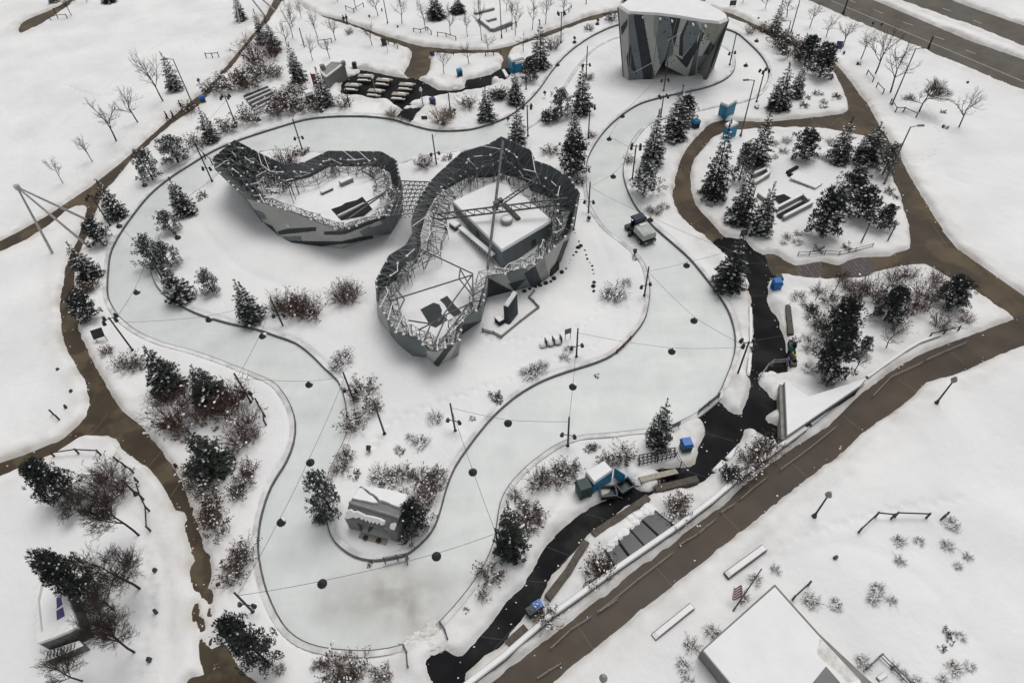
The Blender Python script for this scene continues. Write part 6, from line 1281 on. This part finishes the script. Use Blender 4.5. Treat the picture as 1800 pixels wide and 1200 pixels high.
# ------------------------------------------------------------------ people
def person(px, label, coat_m, trouser_m, cap_m, face, pose='walk', h=1.74, z0=0.02):
    g = G(*px); r = thing('person', (g.x, g.y, z0), label, 'person', None, face)
    V_, E_, R_ = [], [], []
    def j(p, rad, par=None): V_.append(p); R_.append(rad); (E_.append((par, len(V_) - 1)) if par is not None else None); return len(V_) - 1
    sit = pose == 'sit'; hz = .5 if sit else .92
    pv = j((0,0,hz), .15); wa = j((0,.01,hz+.2), .15, pv); ch = j((0,0,hz+.43), .17, wa); nk = j((0,.0,hz+.58), .065, ch); hd_ = j((0,.03,hz+.68), .095, nk); tp_ = j((0,.02,hz+.80), .085, hd_); j((0,.12,hz+.69), .022, hd_)
    for s in (-1, 1):
        st = .22 * s if pose == 'walk' else 0
        if sit: hp = j((s*.1,.02,hz), .1, pv); kn = j((s*.12,.45,hz), .08, hp); an = j((s*.12,.47,.08), .055, kn); j((s*.13,.6,.04), .045, an)
        else: hp = j((s*.1,0,hz-.06), .1, pv); kn = j((s*.11,st*.6+.04,.5), .08, hp); an = j((s*.11,st,.09), .055, kn); j((s*.12,st+.16,.045), .045, an)
        sh = j((s*.2,0,hz+.5), .085, ch); el = j((s*.27,-st*.5-.02,hz+.22), .065, sh); wr = j((s*.27,-st*.9+.12,hz+.0 if not sit else hz+.12), .045, el); pm_ = j((s*.27,-st*.9+.16,hz-.06 if not sit else hz+.08), .036, wr)
        for q in range(4): f1 = j((s*.27+(q-1.5)*.02, -st*.9+.18, hz-.11 if not sit else hz+.06), .010, pm_); j((s*.27+(q-1.5)*.021, -st*.9+.165+.004*q, hz-.145 if not sit else hz+.03), .008, f1)
        j((s*.235, -st*.9+.185, hz-.08 if not sit else hz+.07), .010, wr)
    me_ = bpy.data.meshes.new('body'); me_.from_pydata(V_, E_, []); o = bpy.data.objects.new('body', me_); col.objects.link(o)
    o.modifiers.new('skin', 'SKIN'); 
    for i, d in enumerate(me_.skin_vertices[0].data): d.radius = (R_[i], R_[i]); d.use_root = i == 0
    k = o.modifiers.new('sub', 'SUBSURF'); k.levels = 1; k.render_levels = 1
    dg = bpy.context.evaluated_depsgraph_get(); nm = bpy.data.meshes.new_from_object(o.evaluated_get(dg)); bpy.data.objects.remove(o); nm.name = 'body'
    for m in (coat_m, trouser_m, 'skin', 'hair'): nm.materials.append(M[m])
    for p in nm.polygons:
        c = p.center; p.material_index = 2 if c.z > hz + .6 else 1 if (c.z < hz - .02 and abs(c.x) < .22) else 0
        if abs(c.x) > .22 and abs(c.z - (hz - .1 if not sit else hz + .06)) < .06: p.material_index = 3
        if c.z < .09: p.material_index = 3
        p.use_smooth = True
    o = bpy.data.objects.new('body', nm); col.objects.link(o); o.parent = r
    part('winter_cap', MB().blob((0,.015,hz+.72), .115, .125, .15, 0, .02, 10, 4), cap_m, r)
    k = h / 1.74; r.scale = (k, k, k); return r
person((298,215), 'person in dark coat walking, leftmost of the three walkers', 'coat', 'jeans', 'black', 2.2); person((308,212), 'person in long dark coat, middle of the three walkers', 'coat', 'coat', 'hair', 2.3, 'walk', 1.62); person((322,196), 'person in dark clothes walking ahead of the other two walkers', 'coat', 'jeans', 'black', -.9, 'walk', 1.8)
person((606,44), 'person in dark coat on the top path, left of the pair', 'coat', 'jeans', 'black', 1.2); person((611,42), 'person in dark coat on the top path, right of the pair', 'coat', 'jeans', 'hair', 1.2, 'walk', 1.68)
person((1391,634), 'person in bright yellow jacket sitting on the timber bench', 'yellow', 'jeans', 'black', 1.8, 'sit', 1.7, .04); person((1386,637), 'person in violet jacket sitting beside the yellow jacket', 'violet', 'jeans', 'black', 1.8, 'sit', 1.65, .04) ; person((1384,626), 'person in teal jacket standing by the timber bench', 'teal', 'coat', 'black', -1.2, 'stand', 1.7); person((1391,620), 'person in black clothes behind the yellow jacket', 'coat', 'jeans', 'black', 1.8, 'stand', 1.6)
bg_ = thing('sports_bag', G(1394,645), 'small dark red bag on the timber bench', 'bag'); g = G(1393,643); MB().box(g, .502, .75, .5, .3, .4).build('bag_body', 'red', bg_, bevel=.05); MB().tube((g.x-.2,g.y,.78), (g.x+.2,g.y,.78), .02, .02, 5).build('handle', 'black', bg_)
# ------------------------------------------------------------------ labels for the repeats: look + side + landmark (+ rank)
LM = [('the boulder climbing wall', 1185, 85), ('the ice resurfacer', 1128, 410), ('the left climbing wall', 530, 340), ('the twin climbing wall', 840, 440),
      ('the metal roofed hut', 660, 893), ('the picnic tables', 670, 155), ('the striped skylight', 458, 175), ('the two dumpsters', 1080, 865), ('the dark glass canopy', 1125, 955),
      ('the triangular snow roof', 1430, 705), ('the sunken terrace', 1395, 335), ('the brick paved path', 1465, 472), ('the road', 1620, 80), ('the flat roofed cabin', 1390, 1120),
      ('the left path fork', 185, 745), ('the three walkers', 305, 200), ('the leaning masts', 140, 410), ('the corner building', 115, 1060), ('the L shaped seat wall', 860, 40),
      ('the brown path split', 1510, 215), ('the striped flag', 1296, 1040), ('the dirty ice patch', 735, 1090), ('the tall blue booth', 1280, 205)]
ORD = ['', 'second', 'third', 'fourth', 'fifth', 'sixth', 'seventh', 'eighth', 'ninth', 'tenth', 'eleventh', 'twelfth', 'thirteenth', 'fourteenth', 'fifteenth', 'sixteenth']
buckets = {}
for o, look, px in PENDING:
    nm, lx, ly = min(LM, key=lambda l: (l[1] - px[0]) ** 2 + ((l[2] - px[1]) * 1.2) ** 2)
    dx, dy = px[0] - lx, px[1] - ly
    dr = ('right of' if dx > 0 else 'left of') if abs(dx) > abs(dy) else ('in front of' if dy > 0 else 'beyond')
    buckets.setdefault((look, dr, nm), []).append((math.hypot(dx, dy), o))
for (look, dr, nm), L in buckets.items():
    L.sort(key=lambda t: t[0])
    for i, (_, o) in enumerate(L):
        o['label'] = f'{look} {dr} {nm}' + ('' if len(L) == 1 else (', the nearest to it' if i == 0 else f', {ORD[min(i, 15)]} nearest to it'))
# ------------------------------------------------------------------ overcast winter daylight
w = bpy.data.worlds.new('World'); sc.world = w; w.use_nodes = True
nt = w.node_tree; bg = nt.nodes['Background']
sky = nt.nodes.new('ShaderNodeTexSky'); sky.sky_type = 'NISHITA'; sky.sun_disc = False
SUN = Vector((0.18, 0.30, 0.95)).normalized()
el = math.asin(SUN.z); az = math.atan2(SUN.x, SUN.y)
sky.sun_elevation = el; sky.sun_rotation = az; sky.dust_density = 4.0; sky.air_density = 1.0; sky.ozone_density = 1.0
hs = nt.nodes.new('ShaderNodeHueSaturation'); hs.inputs['Saturation'].default_value = 0.10
nt.links.new(sky.outputs['Color'], hs.inputs['Color']); nt.links.new(hs.outputs['Color'], bg.inputs['Color'])
bg.inputs["Strength"].default_value = 0.098
s = bpy.data.lights.new('sun', 'SUN'); s.energy = 1.0; s.angle = math.radians(35); s.color = (1.0, 0.97, 0.93)
so = bpy.data.objects.new('sun', s); col.objects.link(so); so.rotation_euler = (-SUN).to_track_quat('-Z', 'Y').to_euler(); so.location = SUN * 100
vs = sc.view_settings; vs.view_transform = 'Standard'; vs.look = 'None'; vs.gamma = 1.0; vs.use_curve_mapping = False
vs.exposure = 0.06
